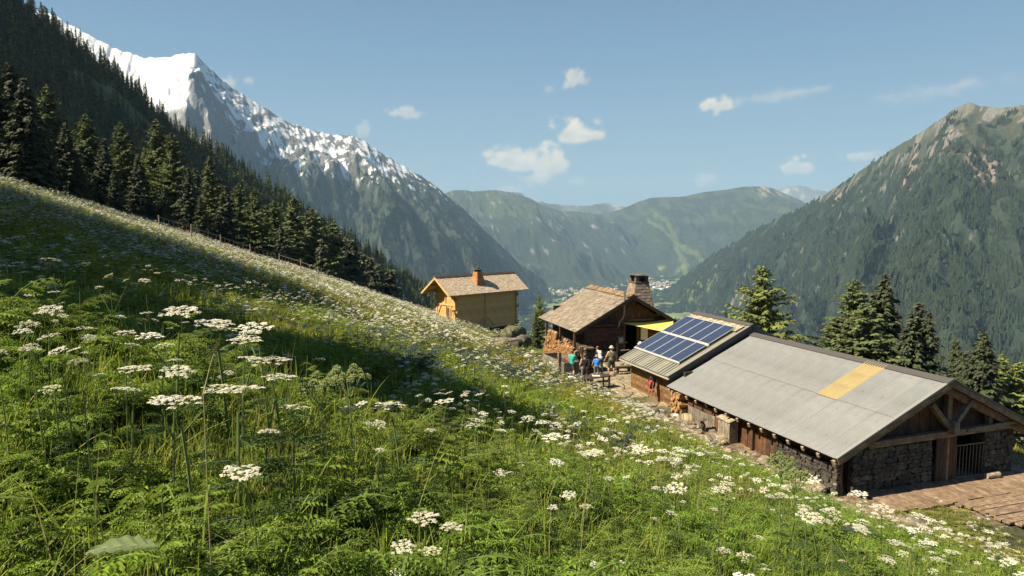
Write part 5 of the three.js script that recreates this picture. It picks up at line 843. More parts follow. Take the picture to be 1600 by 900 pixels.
// a flat white umbel of diameter 1 around the origin: rays, small heads and their florets
function umbel(seed, rays, florets, petals, big = 1, white = WHITE) {
  const R = rng(seed), f = new MB(), s = new MB(), jx = R() * 0.1;
  for (let i = 0; i < rays; i++) {
    const t = (i + 0.5) / rays, a = i * 2.39996 + R() * 0.5, r = 0.46 * Math.sqrt(t) * (0.88 + R() * 0.2), y = 0.07 - 0.5 * r * r + (R() - 0.5) * 0.06, x = Math.cos(a) * r, z = Math.sin(a) * r, hr = (0.07 + R() * 0.034) * Math.sqrt(16 / rays) * big, w = 0.006;
    s.quad([-w, -0.42, 0], [w, -0.42, 0], [x + w, y - 0.02, z], [x - w, y - 0.02, z], GREEN);
    const tone = 0.82 + R() * 0.3;
    for (let k = 0; k < florets; k++) {
      const u = Math.sqrt((k + 0.4) / florets), b = k * 2.39996 + R(), fx = x + Math.cos(b) * hr * u, fz = z + Math.sin(b) * hr * u, fy = y + hr * 0.45 * (1 - u * u) + (R() - 0.5) * 0.02, pr = hr * 0.42 * (0.8 + R() * 0.4) * Math.sqrt(8 / florets), tx = (R() - 0.5) * 0.9 + Math.cos(b) * u * 0.5, tz = (R() - 0.5) * 0.9 + Math.sin(b) * u * 0.5, v = tone * (0.85 + R() * 0.2), c = R() < 0.12 ? CREAM : white.map((q) => q * v);
      let prev; for (let p = 0; p <= petals; p++) { const g = p / petals * 6.283 + b, rr = pr * (p % 2 ? 0.8 : 1.1), q = [fx + Math.cos(g) * rr, fy - (Math.cos(g) * tx + Math.sin(g) * tz) * rr * 0.6, fz + Math.sin(g) * rr]; if (prev) f.tri([fx, fy + pr * 0.15, fz], q, prev, c); prev = q; }
    }
  }
  return { flower: f, rays: s };
}
function umbelPlant(seed, o) {      // height 1, one to three heads
  const R = rng(seed), stem = new MB(), heads = [], H = 1, bend = (R() - 0.5) * 0.16, bz = (R() - 0.5) * 0.16, S = (t) => [bend * t * t, t, bz * t * t], D = o.d;
  addStem(stem, [0, 0.3, 0.6, 0.86].map((t) => S(t * H)), 0.006, 0.004, [0.17, 0.22, 0.06], 5);
  const ends = [[S(0.86), S(1), D]];
  for (let i = 0; i < o.side; i++) { const a = R() * 6.283, t0 = 0.5 + R() * 0.25, p = S(t0), L = 0.16 + R() * 0.14, top = [p[0] + Math.cos(a) * L, 0.86 + R() * 0.1, p[2] + Math.sin(a) * L]; addStem(stem, [p, [lerp(p[0], top[0], 0.6), lerp(p[1], top[1], 0.5), lerp(p[2], top[2], 0.6)], [top[0], top[1] - 0.06, top[2]]], 0.004, 0.003, [0.17, 0.22, 0.06], 4); ends.push([null, top, D * (0.6 + R() * 0.3)]); }
  for (const [, p, d] of ends) { const u = umbel(seed * 7 + heads.length, o.rays, o.florets, o.petals, 1, R() < 0.14 ? [0.55, 0.56, 0.34] : R() < 0.3 ? [0.62, 0.58, 0.47] : WHITE), m = new THREE.Matrix4().compose(V(...p), new THREE.Quaternion().setFromEuler(new THREE.Euler((R() - 0.5) * 0.6, R() * 6, (R() - 0.5) * 0.6)), V(d, d * 0.95, d)); heads.push(u.flower.geo().applyMatrix4(m)); const rg = u.rays.geo().applyMatrix4(m); stem.p.push(...rg.attributes.position.array); stem.c.push(...rg.attributes.color.array); }
  for (let i = 0; i < 3; i++) { const q = new MB(), t = 0.18 + i * 0.2; addFern(q, R, R() * 6.28, 0.22 - 0.04 * i, 0.7, [0.065, 0.115, 0.02], true); const p = S(t); for (let k = 0; k < q.p.length; k += 3) stem.p.push(q.p[k] + p[0], q.p[k + 1] + p[1], q.p[k + 2] + p[2]); stem.c.push(...q.c); }
  return { stem: stem.geo(), heads };
}
const bare = [[-2.05, 3.05, 0.42], [-0.55, 5.6, 0.5], [0.9, 8.5, 0.4]];   // trodden earth between the plants
function meadow(x, f) {     // how far plants may stand here
  const [u, v] = barnLocal(x, -f); if (f > edgeZ(x) + 3) return 0;
  if (Math.max(inRect(u, v, -0.9, 10, -0.9, 11.4, 0.3), inRect(u, v, 3.5, 10, -4.4, -0.9, 0.3)) > 0.3) return 0;
  const yard = inRect(x, f, 3.6, 9.5, 32.6, 46, 0.6); if (yard > 0.5) return 0;
  const [cu, cv] = (() => { const dx = x - CH.o[0], dz = f + CH.o[1]; return [dx * Math.cos(CH.t) - dz * Math.sin(CH.t), dx * Math.sin(CH.t) + dz * Math.cos(CH.t)]; })(); if (cu > -1.1 && cu < 8 && cv > -1.7 && cv < 7.5) return 0;
  if (x > 6 && f > 31) return 0.15;
  let k = 1; for (const [a, b, r] of bare) k *= ss(r * 0.6, r * 1.1, Math.hypot(x - a, f - b) + 0.2 * noise(x * 3, f * 3));
  if (x > 1.5 && f > 33) k *= 0.45;
  return k * (1 - 0.6 * inRect(u, v, -1.3, 0, -1, 11, 0.8));
}
// spread copies over a ring of the meadow
function spread(seed, r0, r1, dens, n, make, mask = () => 1) {
  const R = rng(seed), lists = Array.from({ length: n }, () => []), cols = lists.map(() => []), A = 0.86, x1 = r1 * 0.95;
  const count = Math.floor(dens * 2 * x1 * r1 * 1.0);
  for (let i = 0; i < count; i++) {
    const f = R() * r1 - (r1 < 10 ? 0.6 : 0), x = (R() * 2 - 1) * x1, r = Math.hypot(x, f), k = Math.floor(R() * n), t = R();
    if (r < r0 || r > r1 || x < -f * A - 1.6 || x > f * 1.02 + 2 || r < 0.9) continue;
    if (t > meadow(x, f) * mask(x, f)) continue;
    const [m, c] = make(x, f, R, k); lists[k].push(m); cols[k].push(c);
  }
  return { lists, cols };
}
const stand1 = (x, f, R, s, sy = s, tilt = 0.12) => new THREE.Matrix4().compose(V(x, ground(x, -f), -f), new THREE.Quaternion().setFromEuler(new THREE.Euler((R() - 0.5) * tilt, R() * 6.283, (R() - 0.5) * tilt)), V(s, sy, s));
const tone = (x, f, R) => { const n = clamp(0.5 + fbm(x / 2.4, f / 2.4, 71, 3) * 1.4), w = clamp(0.5 + fbm(x / 7, f / 7, 73, 3) * 1.6), v = 0.8 + R() * 0.4; return lin(v * lerp(0.8, 1.4, w * 0.7 + n * 0.3) * (1 + 0.35 * ss(7, 24, f)), v * lerp(0.95, 1.3, n), v * lerp(0.9, 1.1, w)); };
const low = (x, f) => { const [u, v] = barnLocal(x, -f); return 1 - 0.55 * Math.max(ss(28, 34, f) * ss(-5, 0, x), inRect(u, v, -3, 2, -6, 11, 2.5)); };   // grazed and trodden round the buildings
const lush = (x, f) => fbm(x / 1.6, f / 1.6, 77, 3);
{
  const near = [grassPatch(501, 74, 0.2, 0.30, 0.0046, 5, 0.03), grassPatch(502, 70, 0.22, 0.40, 0.0054, 5, 0.06), grassPatch(503, 90, 0.2, 0.20, 0.0046, 4, 0.02)], mid = [grassPatch(511, 56, 0.32, 0.34, 0.009, 3, 0.1), grassPatch(512, 52, 0.34, 0.28, 0.010, 3, 0.14)], far = [grassPatch(521, 52, 0.7, 0.24, 0.018, 2, 0.14), grassPatch(522, 48, 0.75, 0.2, 0.02, 2, 0.18)];
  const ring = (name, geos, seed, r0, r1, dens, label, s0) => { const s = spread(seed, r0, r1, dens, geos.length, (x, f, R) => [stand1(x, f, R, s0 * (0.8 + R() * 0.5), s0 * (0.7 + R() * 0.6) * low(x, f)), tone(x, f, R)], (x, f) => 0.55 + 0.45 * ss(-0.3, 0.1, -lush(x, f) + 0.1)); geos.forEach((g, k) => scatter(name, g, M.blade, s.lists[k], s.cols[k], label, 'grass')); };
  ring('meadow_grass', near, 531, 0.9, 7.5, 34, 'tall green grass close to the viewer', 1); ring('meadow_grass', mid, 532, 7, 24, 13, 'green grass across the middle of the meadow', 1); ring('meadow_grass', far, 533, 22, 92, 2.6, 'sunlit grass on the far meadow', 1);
  // leafy herbs
  const fine = [fernClump(541, 10, 0.42, true), fernClump(542, 9, 0.54, true), fernClump(543, 11, 0.34, true, [0.125, 0.19, 0.026])], coarse = [fernClump(544, 9, 0.4, false), fernClump(545, 8, 0.34, false, [0.135, 0.19, 0.028])];
  const herbs = (geos, seed, r0, r1, dens, label, s0) => { const s = spread(seed, r0, r1, dens, geos.length, (x, f, R) => [stand1(x, f, R, s0 * (0.75 + R() * 0.6), s0 * (0.7 + R() * 0.8) * low(x, f)), tone(x, f, R)], (x, f) => 0.25 + 0.75 * ss(-0.12, 0.12, lush(x, f))); geos.forEach((g, k) => scatter('meadow_herbs', g, M.leaf, s.lists[k], s.cols[k], label, 'herbs')); };
  herbs(fine, 551, 0.9, 9, 20, 'feathery green herb leaves close to the viewer', 1); herbs(coarse, 552, 8, 30, 5, 'feathery herbs across the middle of the meadow', 1.15); herbs(coarse, 553, 28, 80, 1.1, 'leafy herbs on the far meadow', 1.5);
  // tall leafy stems not yet in flower
  const tallGeo = [571, 572, 573].map((seed) => { const R = rng(seed), b = new MB(), bx = (R() - 0.5) * 0.14, bz = (R() - 0.5) * 0.14; addStem(b, [[0, 0, 0], [bx * 0.3, 0.4, bz * 0.3], [bx, 0.82, bz]], 0.006, 0.003, [0.16, 0.21, 0.05], 5); for (let i = 0; i < 8; i++) { const q = new MB(), t = 0.08 + i * 0.105, v = 0.9 + R() * 0.4; addFern(q, R, i * 2.4 + R(), 0.34 * (1.1 - t * 0.75), 0.75, [0.135 * v, 0.20 * v, 0.026 * v], true); for (let k = 0; k < q.p.length; k += 3) b.p.push(q.p[k] + bx * t * t, q.p[k + 1] + t * 0.85, q.p[k + 2] + bz * t * t); b.c.push(...q.c); } return b.geo(); });
  const th = spread(574, 1.5, 10, 5, 3, (x, f, R) => [stand1(x, f, R, 0.6 + R() * 0.35, 0.5 + R() * 0.4), tone(x, f, R)], (x, f) => ss(2.5, -1, x) * ss(1.6, 3.2, Math.hypot(x, f)) * (0.3 + 0.7 * ss(-0.1, 0.15, lush(x, f))));
  tallGeo.forEach((g, k) => scatter('tall_herbs', g, M.leaf, th.lists[k], th.cols[k], 'tall leafy stems among the near grass', 'herbs'));
  const reed = [grassPatch(581, 16, 0.16, 0.75, 0.0045, 6, 0.2), grassPatch(582, 14, 0.18, 0.6, 0.005, 6, 0.1)], rd = spread(583, 1.6, 12, 4, 2, (x, f, R) => [stand1(x, f, R, 1, 0.7 + R() * 0.4), tone(x, f, R)], (x, f) => 0.5 + 0.5 * ss(0, 0.2, -lush(x, f)));
  reed.forEach((g, k) => scatter('tall_grass', g, M.blade, rd.lists[k], rd.cols[k], 'long bent grass blades standing above the near turf', 'grass'));
  // blue-grey thistle foliage below the hut
  const bl = [fernClump(561, 9, 0.4, false, [0.055, 0.085, 0.075])], s = spread(562, 12, 40, 3.2, 1, (x, f, R) => [stand1(x, f, R, 1.1 + R() * 0.6, 1.6 + R()), lin(1, 1, 1).multiplyScalar(0.8 + R() * 0.5)], (x, f) => Math.exp(-(((x + 0.6 - (f - 22) * 0.06) / 2.6) ** 2) - ((f - 23) / 8) ** 2) * ss(-0.15, 0.15, fbm(x / 2, f / 2, 81, 2)) * 0.9);
  scatter('thistle_patch', bl[0], M.leaf, s.lists[0], s.cols[0], 'blue-grey thistle leaves in the middle of the meadow', 'herbs');
}
// white umbel flowers far off, beyond counting
const flowery = (x, f) => { const n = fbm(x / 4, f / 4, 91, 3) + 0.6 * fbm(x / 1.1, f / 1.1, 93, 2); return clamp(0.36 + n * 1.5 + 0.5 * ss(2, -6, x) * ss(10, 16, f)); };
{
  const simple = (seed, rays, side) => { const p = umbelPlant(seed, { rays, florets: 2, petals: 5, d: 0.17, side }), w = p.heads.map((h) => h); return mergeGeometries([p.stem, ...w]); };
  const mids = [simple(601, 14, 2), simple(602, 12, 3), simple(603, 14, 1)], fars = [simple(611, 7, 3), simple(612, 8, 2)];
  const field = (geos, seed, r0, r1, dens, label, h0) => { const s = spread(seed, r0, r1, dens, geos.length, (x, f, R) => [stand1(x, f, R, h0 * (0.6 + R() * 0.5), h0 * (0.55 + R() * 0.5) * low(x, f), 0.2), lin(1, 1, 1).multiplyScalar(0.85 + R() * 0.2)], flowery); geos.forEach((g, k) => scatter('umbel_field', g, M.petal, s.lists[k], s.cols[k], label, 'flowers')); };
  field(mids, 621, 9, 26, 6.5, 'white umbel flowers scattered across the middle meadow', 0.75); field(fars, 622, 25, 92, 7, 'white umbel flowers dotting the far meadow', 0.78);
}
// the nearest umbel plants one by one
{
  const full = [0, 1, 2, 3, 4, 5, 6].map((i) => umbelPlant(650 + i, { rays: 15 + (i % 4) * 2, florets: 11, petals: 5, d: 0.13 + 0.012 * (i % 5), side: i % 3 })), light = [0, 1, 2].map((i) => umbelPlant(660 + i, { rays: 13, florets: 5, petals: 5, d: 0.17, side: 1 + i % 2 }));
  const zone = (x, f) => { const u = x / f, r = Math.hypot(x, f); return r < 4.2 ? 'in the nearest herbs at the bottom' : (r < 7 ? 'among the tall plants ' : 'small on the slope behind ') + (u < -0.48 ? 'at the left edge' : u < -0.2 ? 'left of the centre' : u < 0.08 ? 'in the middle below the hut' : u < 0.35 ? 'below the solar shed' : 'below the barn gable'); };
  function plant(k, x, z, h, turn, label, group, dscale = 1, kit = full) {
    const p = kit[k % kit.length], o = thing('umbel_plant', label, 'flower', [x, ground(x, z) - 0.02, z], turn, group); o.scale.set(h * dscale, h, h * dscale);
    part('stem', p.stem, M.blade, o); for (const g of p.heads) part('flower_head', g, M.petal, o); return o;
  }
  // head seen at a point of the photograph, h metres above the soil
  function head(px, py, wpx, h, label, k = 0) {
    let D = 0.8, p; for (; D < 40; D += 0.02) { p = at(px, py, D); if (p.y - ground(p.x, p.z) <= h) break; }
    if (D >= 40) return; const hh = p.y - ground(p.x, p.z) + 0.02, d = wpx * Math.hypot(p.x, p.z, p.y) / FOCAL, base = 0.13 + 0.012 * (k % 5); plant(k, p.x, p.z, hh, k * 1.7 + px, label, undefined, clamp(1.0 * d / (base * hh), 0.5, 2.5));
  }
  const spots = [
    [400, 725, 98, 0.62, 'largest flat white umbel, low in front at left of centre', 0], [296, 620, 78, 0.86, 'wide white umbel left of its twin above the feathery leaves', 3], [366, 618, 84, 0.84, 'wide white umbel right of its twin above the feathery leaves', 0], [440, 560, 72, 0.95, 'big white umbel topping the tall stalks against the dark slope', 3], [372, 535, 52, 1.0, 'white umbel high beside the leaning bare stalk', 1], [268, 487, 58, 1.0, 'white umbel standing highest on the left against the shade', 2], [350, 500, 58, 1.0, 'white umbel high left of the leaning stalk', 0], [415, 512, 52, 1.0, 'white umbel high right of the leaning stalk', 4],
    [190, 522, 28, 0.95, 'small round white umbel on a thin stalk before the dark slope', 1], [133, 565, 32, 0.9, 'creamy umbel second from the left edge group', 2], [84, 528, 28, 0.95, 'thin flat umbel upper left before the dark slope', 0], [60, 545, 28, 0.9, 'creamy umbel below the thin flat one at upper left', 1], [35, 508, 28, 0.95, 'lone small umbel near the left edge', 4], [110, 547, 26, 0.92, 'grey-white umbel between the creamy ones on the left', 0], [6, 550, 30, 0.9, 'umbel cut by the left edge of the view', 3],
    [196, 580, 46, 0.85, 'broad umbel left of the wide twin umbels', 1], [262, 582, 52, 0.85, 'broad loose umbel just above the left wide twin', 2], [402, 590, 58, 0.9, 'umbel under the big one on the tall stalks', 0], [455, 634, 44, 0.8, 'ragged umbel right of the wide twins', 4], [625, 634, 50, 0.75, 'tilted white umbel alone in the green grass', 1], [747, 659, 30, 0.7, 'small loose umbel right of the bare stalk in the grass', 2], [660, 674, 24, 0.65, 'little flat umbel in the grass below the tilted one', 0],
    [664, 816, 58, 0.45, 'knot of white heads low in front below the earth patch', 3], [692, 832, 48, 0.45, 'lower right head of the knot of white heads in front', 0], [620, 856, 42, 0.4, 'lower left head beside the knot of white heads in front', 2], [852, 684, 66, 0.7, 'wide loose white umbel in the centre of the grass', 4], [917, 706, 34, 0.85, 'white head on a tall brown stalk right of the centre', 1], [795, 736, 26, 0.5, 'small umbel low in the grass under the wide loose one', 0], [883, 772, 26, 0.5, 'tiny flat umbel low in the grass near the brown stalk', 2], [958, 748, 18, 0.6, 'small umbel right of the brown stalk', 1],
    [1285, 803, 62, 0.8, 'wide white umbel in front of the barn bank', 0], [1322, 825, 34, 0.7, 'dense umbel just right of the wide one before the barn bank', 3], [1440, 804, 72, 0.8, 'wide umbel in front of the plank deck', 4], [1410, 850, 46, 0.6, 'white head below the wide umbel before the deck', 1], [1490, 868, 62, 0.6, 'broad white head low in the right corner', 0], [1565, 850, 28, 0.6, 'small umbel at the far right below the deck', 2], [1380, 790, 44, 0.9, 'umbel left of the boulder before the deck', 1], [1275, 752, 28, 0.9, 'umbel on a slender stalk against the barn gable', 4],
  ];
  spots.forEach((s) => head(...s));
  const R = rng(671); let n = 0;
  for (let i = 0; i < 4000 && n < 240; i++) { const f = 1.8 + R() * 10.5, x = (R() * 2 - 1) * (f * 0.8 + 0.3), r = Math.hypot(x, f); if (r < 2.6 || R() > meadow(x, f) * flowery(x, f) * (x > -0.5 ? 0.35 : 1) * ss(2.2, 7, r)) continue; plant(n, x, -f, 0.45 + R() * 0.5, R() * 6, 'white umbel ' + zone(x, f), 'white umbels ' + zone(x, f), 0.8 + R() * 0.5, r < 7 ? full : light); n++; }
  // two tall plants gone to green fruit
  for (const [px, py, d, label] of [[1222, 690, 1.35, 'tall umbel plant with green unopened heads before the barn, taller one'], [1243, 715, 1.25, 'tall umbel plant with green unopened heads before the barn, shorter one'], [545, 560, 1.0, 'green unopened umbel against the dark slope left of centre'], [500, 575, 0.95, 'second green unopened umbel against the dark slope']]) {
    let p, D = 2.5; for (; D < 20; D += 0.02) { p = at(px, py, D); if (p.y - ground(p.x, p.z) <= d) break; }
    const g = ground(p.x, p.z), H = p.y - g - 0.1, b = new MB(), hd = new MB(), Q = rng(px); addStem(b, [[0, 0, 0], [0.01, H * 0.4, 0], [0, H * 0.78, 0]], 0.009, 0.006, [0.13, 0.17, 0.05], 6);
    for (let i = 0; i < 15; i++) { const a = i * 2.4, r = 0.13 * Math.sqrt((i + 1) / 15), tp = [Math.cos(a) * r, H * 0.78 + 0.16 + Q() * 0.07 - r * 0.3, Math.sin(a) * r]; addStem(b, [[0, H * 0.78, 0], [tp[0] * 0.7, H * 0.78 + 0.1, tp[2] * 0.7], tp], 0.0025, 0.0018, [0.14, 0.19, 0.06], 4); for (let k = 0; k < 16; k++) { const u = Q() * 6.28, e = Q() * 1.5, rr = 0.026, q = [tp[0] + Math.cos(u) * Math.cos(e) * rr, tp[1] + 0.006 + Math.sin(e) * rr, tp[2] + Math.sin(u) * Math.cos(e) * rr], s = 0.013; hd.tri([q[0] - s, q[1], q[2]], [q[0] + s, q[1], q[2] + s], [q[0], q[1] + s * 1.6, q[2] - s], [0.20, 0.24, 0.085]).tri([q[0], q[1], q[2] - s], [q[0] + s, q[1] + s, q[2]], [q[0] - s, q[1] + s, q[2] + s], [0.24, 0.27, 0.11]); } }
    const o = thing('seeding_umbel', label, 'plant', [p.x, g, p.z]); part('stem', b.geo(), M.stem, o); part('fruit_head', hd.geo(), M.leaf, o);
  }
  // tall grass stalks with seed heads
  for (const [x0, y0, x1, y1, d, label] of [[905, 895, 922, 722, 3.6, 'tall brown grass stalk right of the centre'], [655, 790, 706, 660, 3.6, 'pale leaning grass stalk at the centre'], [318, 615, 338, 540, 3.0, 'pale leaning grass stalk among the left umbels'], [1130, 800, 1150, 700, 5.2, 'thin dry grass stalk in front of the barn boards']]) {
    const a = at(x0, y0, d), b = at(x1, y1, d + 0.1), m = new MB(), c = [0.22, 0.20, 0.075], low = ground(a.x, a.z), Q = rng(x0); addStem(m, [[0, low - a.y, 0], [0, 0, 0], [(b.x - a.x) * 0.45, (b.y - a.y) * 0.55, (b.z - a.z) * 0.5], [b.x - a.x, b.y - a.y, b.z - a.z]], 0.003, 0.0015, c, 5);
    for (let i = 0; i < 40; i++) { const t = 0.8 + 0.2 * i / 40, p = [(b.x - a.x) * t + (Q() - 0.5) * 0.012, (b.y - a.y) * t, (b.z - a.z) * t + (Q() - 0.5) * 0.012]; m.tri(p, [p[0] + 0.004, p[1] + 0.012, p[2]], [p[0], p[1] + 0.01, p[2] + 0.004], [0.30, 0.25, 0.12]); }
    const o = part('dry_stalk', m.geo(), M.stem); o.position.copy(a); tag(o, label, 'stalk');
  }
  // broad leaves in front
  const broad = (seed, L, W) => { const N = 24, K = 8, pos = [], col = [], idx = [], Q = rng(seed); for (let i = 0; i <= N; i++) for (let j = -K; j <= K; j++) { const t = i / N, u = j / K, w = W * Math.pow(Math.max(0, Math.sin(Math.PI * Math.pow(t * 0.985 + 0.01, 0.7))), 0.8) * (1 + 0.04 * noise(t * 9, seed)), v = 0.9 + 0.2 * Q(), rib = Math.abs(j) < 1 ? 1.6 : 0.9 + 0.25 * Math.max(0, Math.sin(t * 50 - Math.abs(u) * 9)); pos.push(u * w, 0.12 * u * u * w + 0.003 * Math.sin(t * 30 + Math.abs(u) * 9) + L * 0.22 * t * (1 - t), t * L); col.push(0.15 * v * rib, 0.20 * v * rib, 0.07 * v * rib); } const w = 2 * K + 1; for (let i = 0; i < N; i++) for (let j = 0; j < 2 * K; j++) { const a = i * w + j; idx.push(a, a + w, a + 1, a + 1, a + w, a + w + 1); } const g = new THREE.BufferGeometry(); g.setAttribute('position', new THREE.Float32BufferAttribute(pos, 3)); g.setAttribute('color', new THREE.Float32BufferAttribute(col, 3)); g.setIndex(idx); g.computeVertexNormals(); return g; };
  for (const [px, py, d, L, W, ry, rx, label] of [[138, 862, 1.7, 0.15, 0.05, 1.65, 0.25, 'broad pale dock leaf low in the left corner']]) { const p = at(px, py, d), o = part('broad_leaf', broad(px, L, W), M.leaf); o.position.copy(p); o.rotation.set(rx, ry, -0.35); tag(o, label, 'leaf'); }
  // small spots of colour: bluebells and a yellow flower
  const dots = []; const Q = rng(681); for (let i = 0; i < 16; i++) { const f = 2.5 + Q() * 10, x = (Q() * 2 - 1) * f * 0.8; if (Q() > meadow(x, f)) continue; dots.push(new THREE.Matrix4().compose(V(x, ground(x, -f) + 0.22 + Q() * 0.15, -f), new THREE.Quaternion().setFromEuler(new THREE.Euler(Q(), Q() * 6, Q())), V(1, 1, 1))); }
  const bell = new THREE.ConeGeometry(0.014, 0.028, 6, 1, true); scatter('bluebell', bell, mat('blue_petal', { color: lin(0.12, 0.12, 0.35), side: THREE.DoubleSide }), dots, null, 'tiny blue bell flowers among the grass', 'flowers');
}

// ------------------------------------------------------------------ people in the courtyard
{
  const cap = (p, a, b, ra, rb) => { const dx = b[0] - a[0], dy = b[1] - a[1], dz = b[2] - a[2], t = clamp(((p[0] - a[0]) * dx + (p[1] - a[1]) * dy + (p[2] - a[2]) * dz) / (dx * dx + dy * dy + dz * dz + 1e-9)); return Math.hypot(p[0] - a[0] - dx * t, p[1] - a[1] - dy * t, p[2] - a[2] - dz * t) - lerp(ra, rb, t); };
  const smin = (a, b, k) => { const h = Math.max(k - Math.abs(a - b), 0) / k; return Math.min(a, b) - h * h * k * 0.25; };
  const mc = new MarchingCubes(76, M.black, false, false, 200000);
  function skin(bones, grow, k = 0.05) {      // one continuous surface round a set of tapered bones
    const N = mc.size, H = 1.05; mc.reset(); mc.isolation = 0;
    for (let z = 0; z < N; z++) for (let y = 0; y < N; y++) for (let x = 0; x < N; x++) { const p = [(x / N * 2 - 1) * H, (y / N * 2 - 1) * H + 0.95, (z / N * 2 - 1) * H]; let d = 9; for (const [a, b, ra, rb] of bones) d = smin(d, cap(p, a, b, ra + grow, rb + grow), k); mc.field[x + y * N + z * N * N] = -d; }
    mc.update(); const n = mc.count, g = new THREE.BufferGeometry(), P = new Float32Array(n * 3), Nn = new Float32Array(n * 3);
    for (let i = 0; i < n; i++) { P[i * 3] = mc.positionArray[i * 3] * H; P[i * 3 + 1] = mc.positionArray[i * 3 + 1] * H + 0.95; P[i * 3 + 2] = mc.positionArray[i * 3 + 2] * H; for (let c = 0; c < 3; c++) Nn[i * 3 + c] = mc.normalArray[i * 3 + c]; }
    g.setAttribute('position', new THREE.BufferAttribute(P, 3)); g.deleteAttribute('normal'); const m = mergeVertices(g, 1e-4); m.computeVertexNormals(); return m;
  }
  mat('skin', { color: lin(0.46, 0.27, 0.18), roughness: 0.6 }); mat('hair_brown', { color: lin(0.06, 0.038, 0.024) });
  function person(o) {
    const t = thing('person', o.label, 'person', [o.at[0], o.at[1], o.at[2]], o.turn), b = o.bend || 0, s = o.h / 1.75, spread = o.stance || 0.1; t.scale.setScalar(s);
    const hip = [0, 0.92, 0], chest = [0, 0.92 + 0.44 * Math.cos(b), 0.44 * Math.sin(b)], neck = [0, chest[1] + 0.14 * Math.cos(b), chest[2] + 0.14 * Math.sin(b)], headC = [0, neck[1] + 0.17 * Math.cos(b * 0.6), neck[2] + 0.17 * Math.sin(b * 0.6) + 0.02];
    const sh = (k) => [0.185 * k, chest[1] + 0.07, chest[2]], el = (k) => o.elbow ? [o.elbow[0] * k, o.elbow[1] + chest[1] - 1.36, chest[2] + o.elbow[2]] : [0.26 * k, chest[1] - 0.2, chest[2] - 0.03], wr = (k) => o.wrist ? [o.wrist[0] * k, o.wrist[1] + chest[1] - 1.36, chest[2] + o.wrist[2]] : [0.27 * k, chest[1] - 0.44, chest[2] + 0.08];
    const kn = (k) => [(0.1 + spread * 0.3) * k, 0.5, 0.04 + k * (o.step || 0)], an = (k) => [(0.09 + spread * 0.55) * k, 0.09, -0.03 + k * 2 * (o.step || 0)], toe = (k) => [(0.11 + spread * 0.55) * k, 0.045, 0.13 + k * 2 * (o.step || 0)];
    const torso = [[[-0.09, hip[1] + 0.02, 0], [0.09, hip[1] + 0.02, 0], 0.115, 0.115], [[0, hip[1] + 0.06, 0], [0, (hip[1] + chest[1]) / 2, chest[2] / 2], 0.125, 0.125], [[-0.075, (hip[1] + chest[1]) / 2 + 0.12, chest[2] * 0.75], [0.075, (hip[1] + chest[1]) / 2 + 0.12, chest[2] * 0.75], 0.118, 0.118], [[-0.12, chest[1] + 0.03, chest[2]], [0.12, chest[1] + 0.03, chest[2]], 0.10, 0.10]];
    const arms = [], legs = [], hands = [];
    for (const k of [-1, 1]) {
      arms.push([sh(k), el(k), 0.062, 0.046], [el(k), wr(k), 0.044, 0.03]);
      const w = wr(k), e = el(k), dx = w[0] - e[0], dy = w[1] - e[1], dz = w[2] - e[2], L = Math.hypot(dx, dy, dz), u = [dx / L, dy / L, dz / L], P = (q, side) => [w[0] + u[0] * q, w[1] + u[1] * q, w[2] + u[2] * q + side];
      hands.push([w, P(0.085, 0), 0.03, 0.033]); for (let f = 0; f < 4; f++) hands.push([P(0.08, (f - 1.5) * 0.019), P(0.16 - 0.012 * Math.abs(f - 1.3), (f - 1.5) * 0.022 + 0.012), 0.011, 0.009]); hands.push([P(0.03, 0.02), P(0.09, 0.055), 0.013, 0.010]);
      legs.push([[0.095 * k, hip[1] - 0.04, 0], kn(k), 0.098, 0.062], [kn(k), [lerp(kn(k)[0], an(k)[0], 0.35), 0.36, lerp(kn(k)[2], an(k)[2], 0.4) - 0.02], 0.06, 0.057], [[lerp(kn(k)[0], an(k)[0], 0.35), 0.36, lerp(kn(k)[2], an(k)[2], 0.4) - 0.02], an(k), 0.055, 0.036]);
    }
    const head = [[[0, headC[1] - 0.02, headC[2]], [0, headC[1] + 0.04, headC[2] - 0.02], 0.088, 0.095], [neck, headC, 0.055, 0.055], [[0, headC[1] - 0.07, headC[2] + 0.035], [0, headC[1] - 0.06, headC[2] + 0.045], 0.05, 0.045], [[0, headC[1] - 0.01, headC[2] + 0.09], [0, headC[1] - 0.03, headC[2] + 0.105], 0.012, 0.014], ...[-1, 1].map((k) => [[0.09 * k, headC[1] - 0.02, headC[2]], [0.095 * k, headC[1] + 0.015, headC[2] - 0.01], 0.016, 0.016])];
    part('body', skin([...torso, ...arms, ...legs, ...hands, ...head], 0), M.skin, t);
    const cloth = (n, c) => M[n] || mat(n, { color: lin(...c), roughness: 0.95 });
    part('shirt', skin(o.sleeves ? [...torso, ...arms.filter((_, i) => i % 2 === 0).map(([a, q, ra, rb]) => [a, [lerp(a[0], q[0], 0.7), lerp(a[1], q[1], 0.7), lerp(a[2], q[2], 0.7)], ra, rb + 0.006])] : torso, 0.014), cloth('shirt_' + o.shirt, o.shirtC), t);
    const lower = o.shorts ? legs.filter((_, i) => i % 3 === 0).map(([a, q, ra, rb]) => [a, [lerp(a[0], q[0], 0.85), lerp(a[1], q[1], 0.85), lerp(a[2], q[2], 0.85)], ra, rb + 0.022]) : legs;
    part(o.shorts ? 'shorts' : 'trousers', skin([torso[0], ...lower], 0.019), cloth('cloth_' + o.pants, o.pantsC), t);
    for (const k of [-1, 1]) part('shoe', skin([[an(k), toe(k), 0.042, 0.036], [[an(k)[0], 0.05, an(k)[2] - 0.03], toe(k), 0.04, 0.036]], 0.01), cloth('shoe_dark', [0.06, 0.055, 0.05]), t);
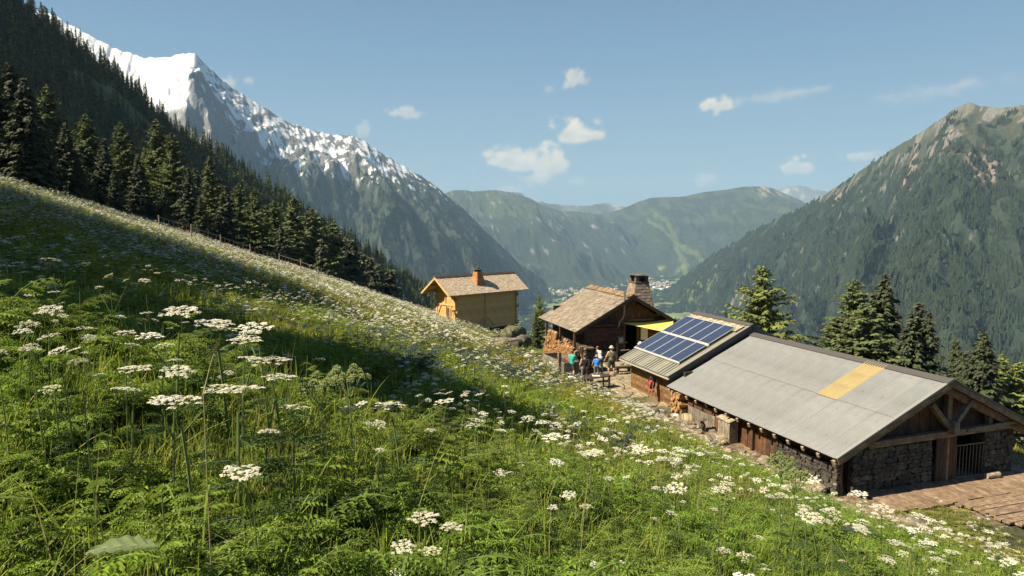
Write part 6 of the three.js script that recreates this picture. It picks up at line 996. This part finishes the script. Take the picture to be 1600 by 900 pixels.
    const hair = new THREE.SphereGeometry(0.108, 18, 12, 0, 6.283, 0, 1.75); hair.rotateX(-0.45).translate(0, headC[1] + 0.022, headC[2] - 0.022); part('hair', hair, M.hair_brown, t);
    if (o.hat) { const hp = [[0, 0.13], [0.07, 0.125], [0.1, 0.09], [0.112, 0.02], [0.17, -0.005], [0.172, -0.012], [0.11, 0.005]].map(([x, y]) => new THREE.Vector2(x, y)), hg = new THREE.LatheGeometry(hp, 22); hg.translate(0, headC[1] + 0.045, headC[2] - 0.01); part('hat', hg, Object.assign(cloth('hat_' + o.hat, o.hatC), { side: THREE.DoubleSide }), t); }
    return t;
  }
  const Y = -9.17;
  person({ label: 'person in a teal shirt and dark shorts standing by the water trough', at: [3.6, Y, -40.3], turn: 2.6, h: 1.62, shirt: 'teal', shirtC: [0.03, 0.36, 0.28], pants: 'charcoal', pantsC: [0.05, 0.05, 0.055], sleeves: true, shorts: true, elbow: [0.25, 1.16, 0.12], wrist: [0.2, 1.12, 0.36] });
  person({ label: 'person in a black top and grey trousers standing behind the bench', at: [4.2, Y, -38.9], turn: 3.2, h: 1.66, shirt: 'black', shirtC: [0.018, 0.018, 0.02], pants: 'grey', pantsC: [0.15, 0.13, 0.12], elbow: [0.27, 1.14, 0.02], wrist: [0.24, 0.93, 0.12] });
  person({ label: 'child in a bright blue shirt and grey hat', at: [5.06, Y, -40.2], turn: 2.9, h: 1.34, shirt: 'blue', shirtC: [0.03, 0.22, 0.68], pants: 'slate', pantsC: [0.10, 0.10, 0.11], sleeves: true, hat: 'grey', hatC: [0.22, 0.22, 0.22], elbow: [0.3, 1.15, 0.05], wrist: [0.36, 0.98, 0.2] });
  person({ label: 'person in a white vest bending forward at the chalet wall', at: [5.45, Y, -41.6], turn: 3.5, h: 1.66, bend: 0.6, shirt: 'white', shirtC: [0.70, 0.68, 0.60], pants: 'dusk', pantsC: [0.09, 0.075, 0.08], elbow: [0.24, 1.1, 0.16], wrist: [0.2, 0.92, 0.3] });
  person({ label: 'person in an olive vest, dark shorts and sun hat facing the chalet', at: [6.04, Y, -40.9], turn: 3.25, h: 1.74, shirt: 'olive', shirtC: [0.155, 0.15, 0.10], pants: 'dark_olive', pantsC: [0.055, 0.055, 0.045], shorts: true, hat: 'sand', hatC: [0.42, 0.37, 0.27], stance: 0.16, elbow: [0.32, 1.15, 0.0], wrist: [0.36, 0.95, 0.16] });
  person({ label: 'person in a white hat half hidden behind the solar shed eave', at: [8.0, Y, -42.2], turn: 1.6, h: 1.75, shirt: 'pale', shirtC: [0.55, 0.53, 0.50], pants: 'charcoal2', pantsC: [0.05, 0.05, 0.05], shorts: true, sleeves: true, hat: 'white', hatC: [0.72, 0.72, 0.70], step: 0.08 });
}

renderer.render(scene, camera);
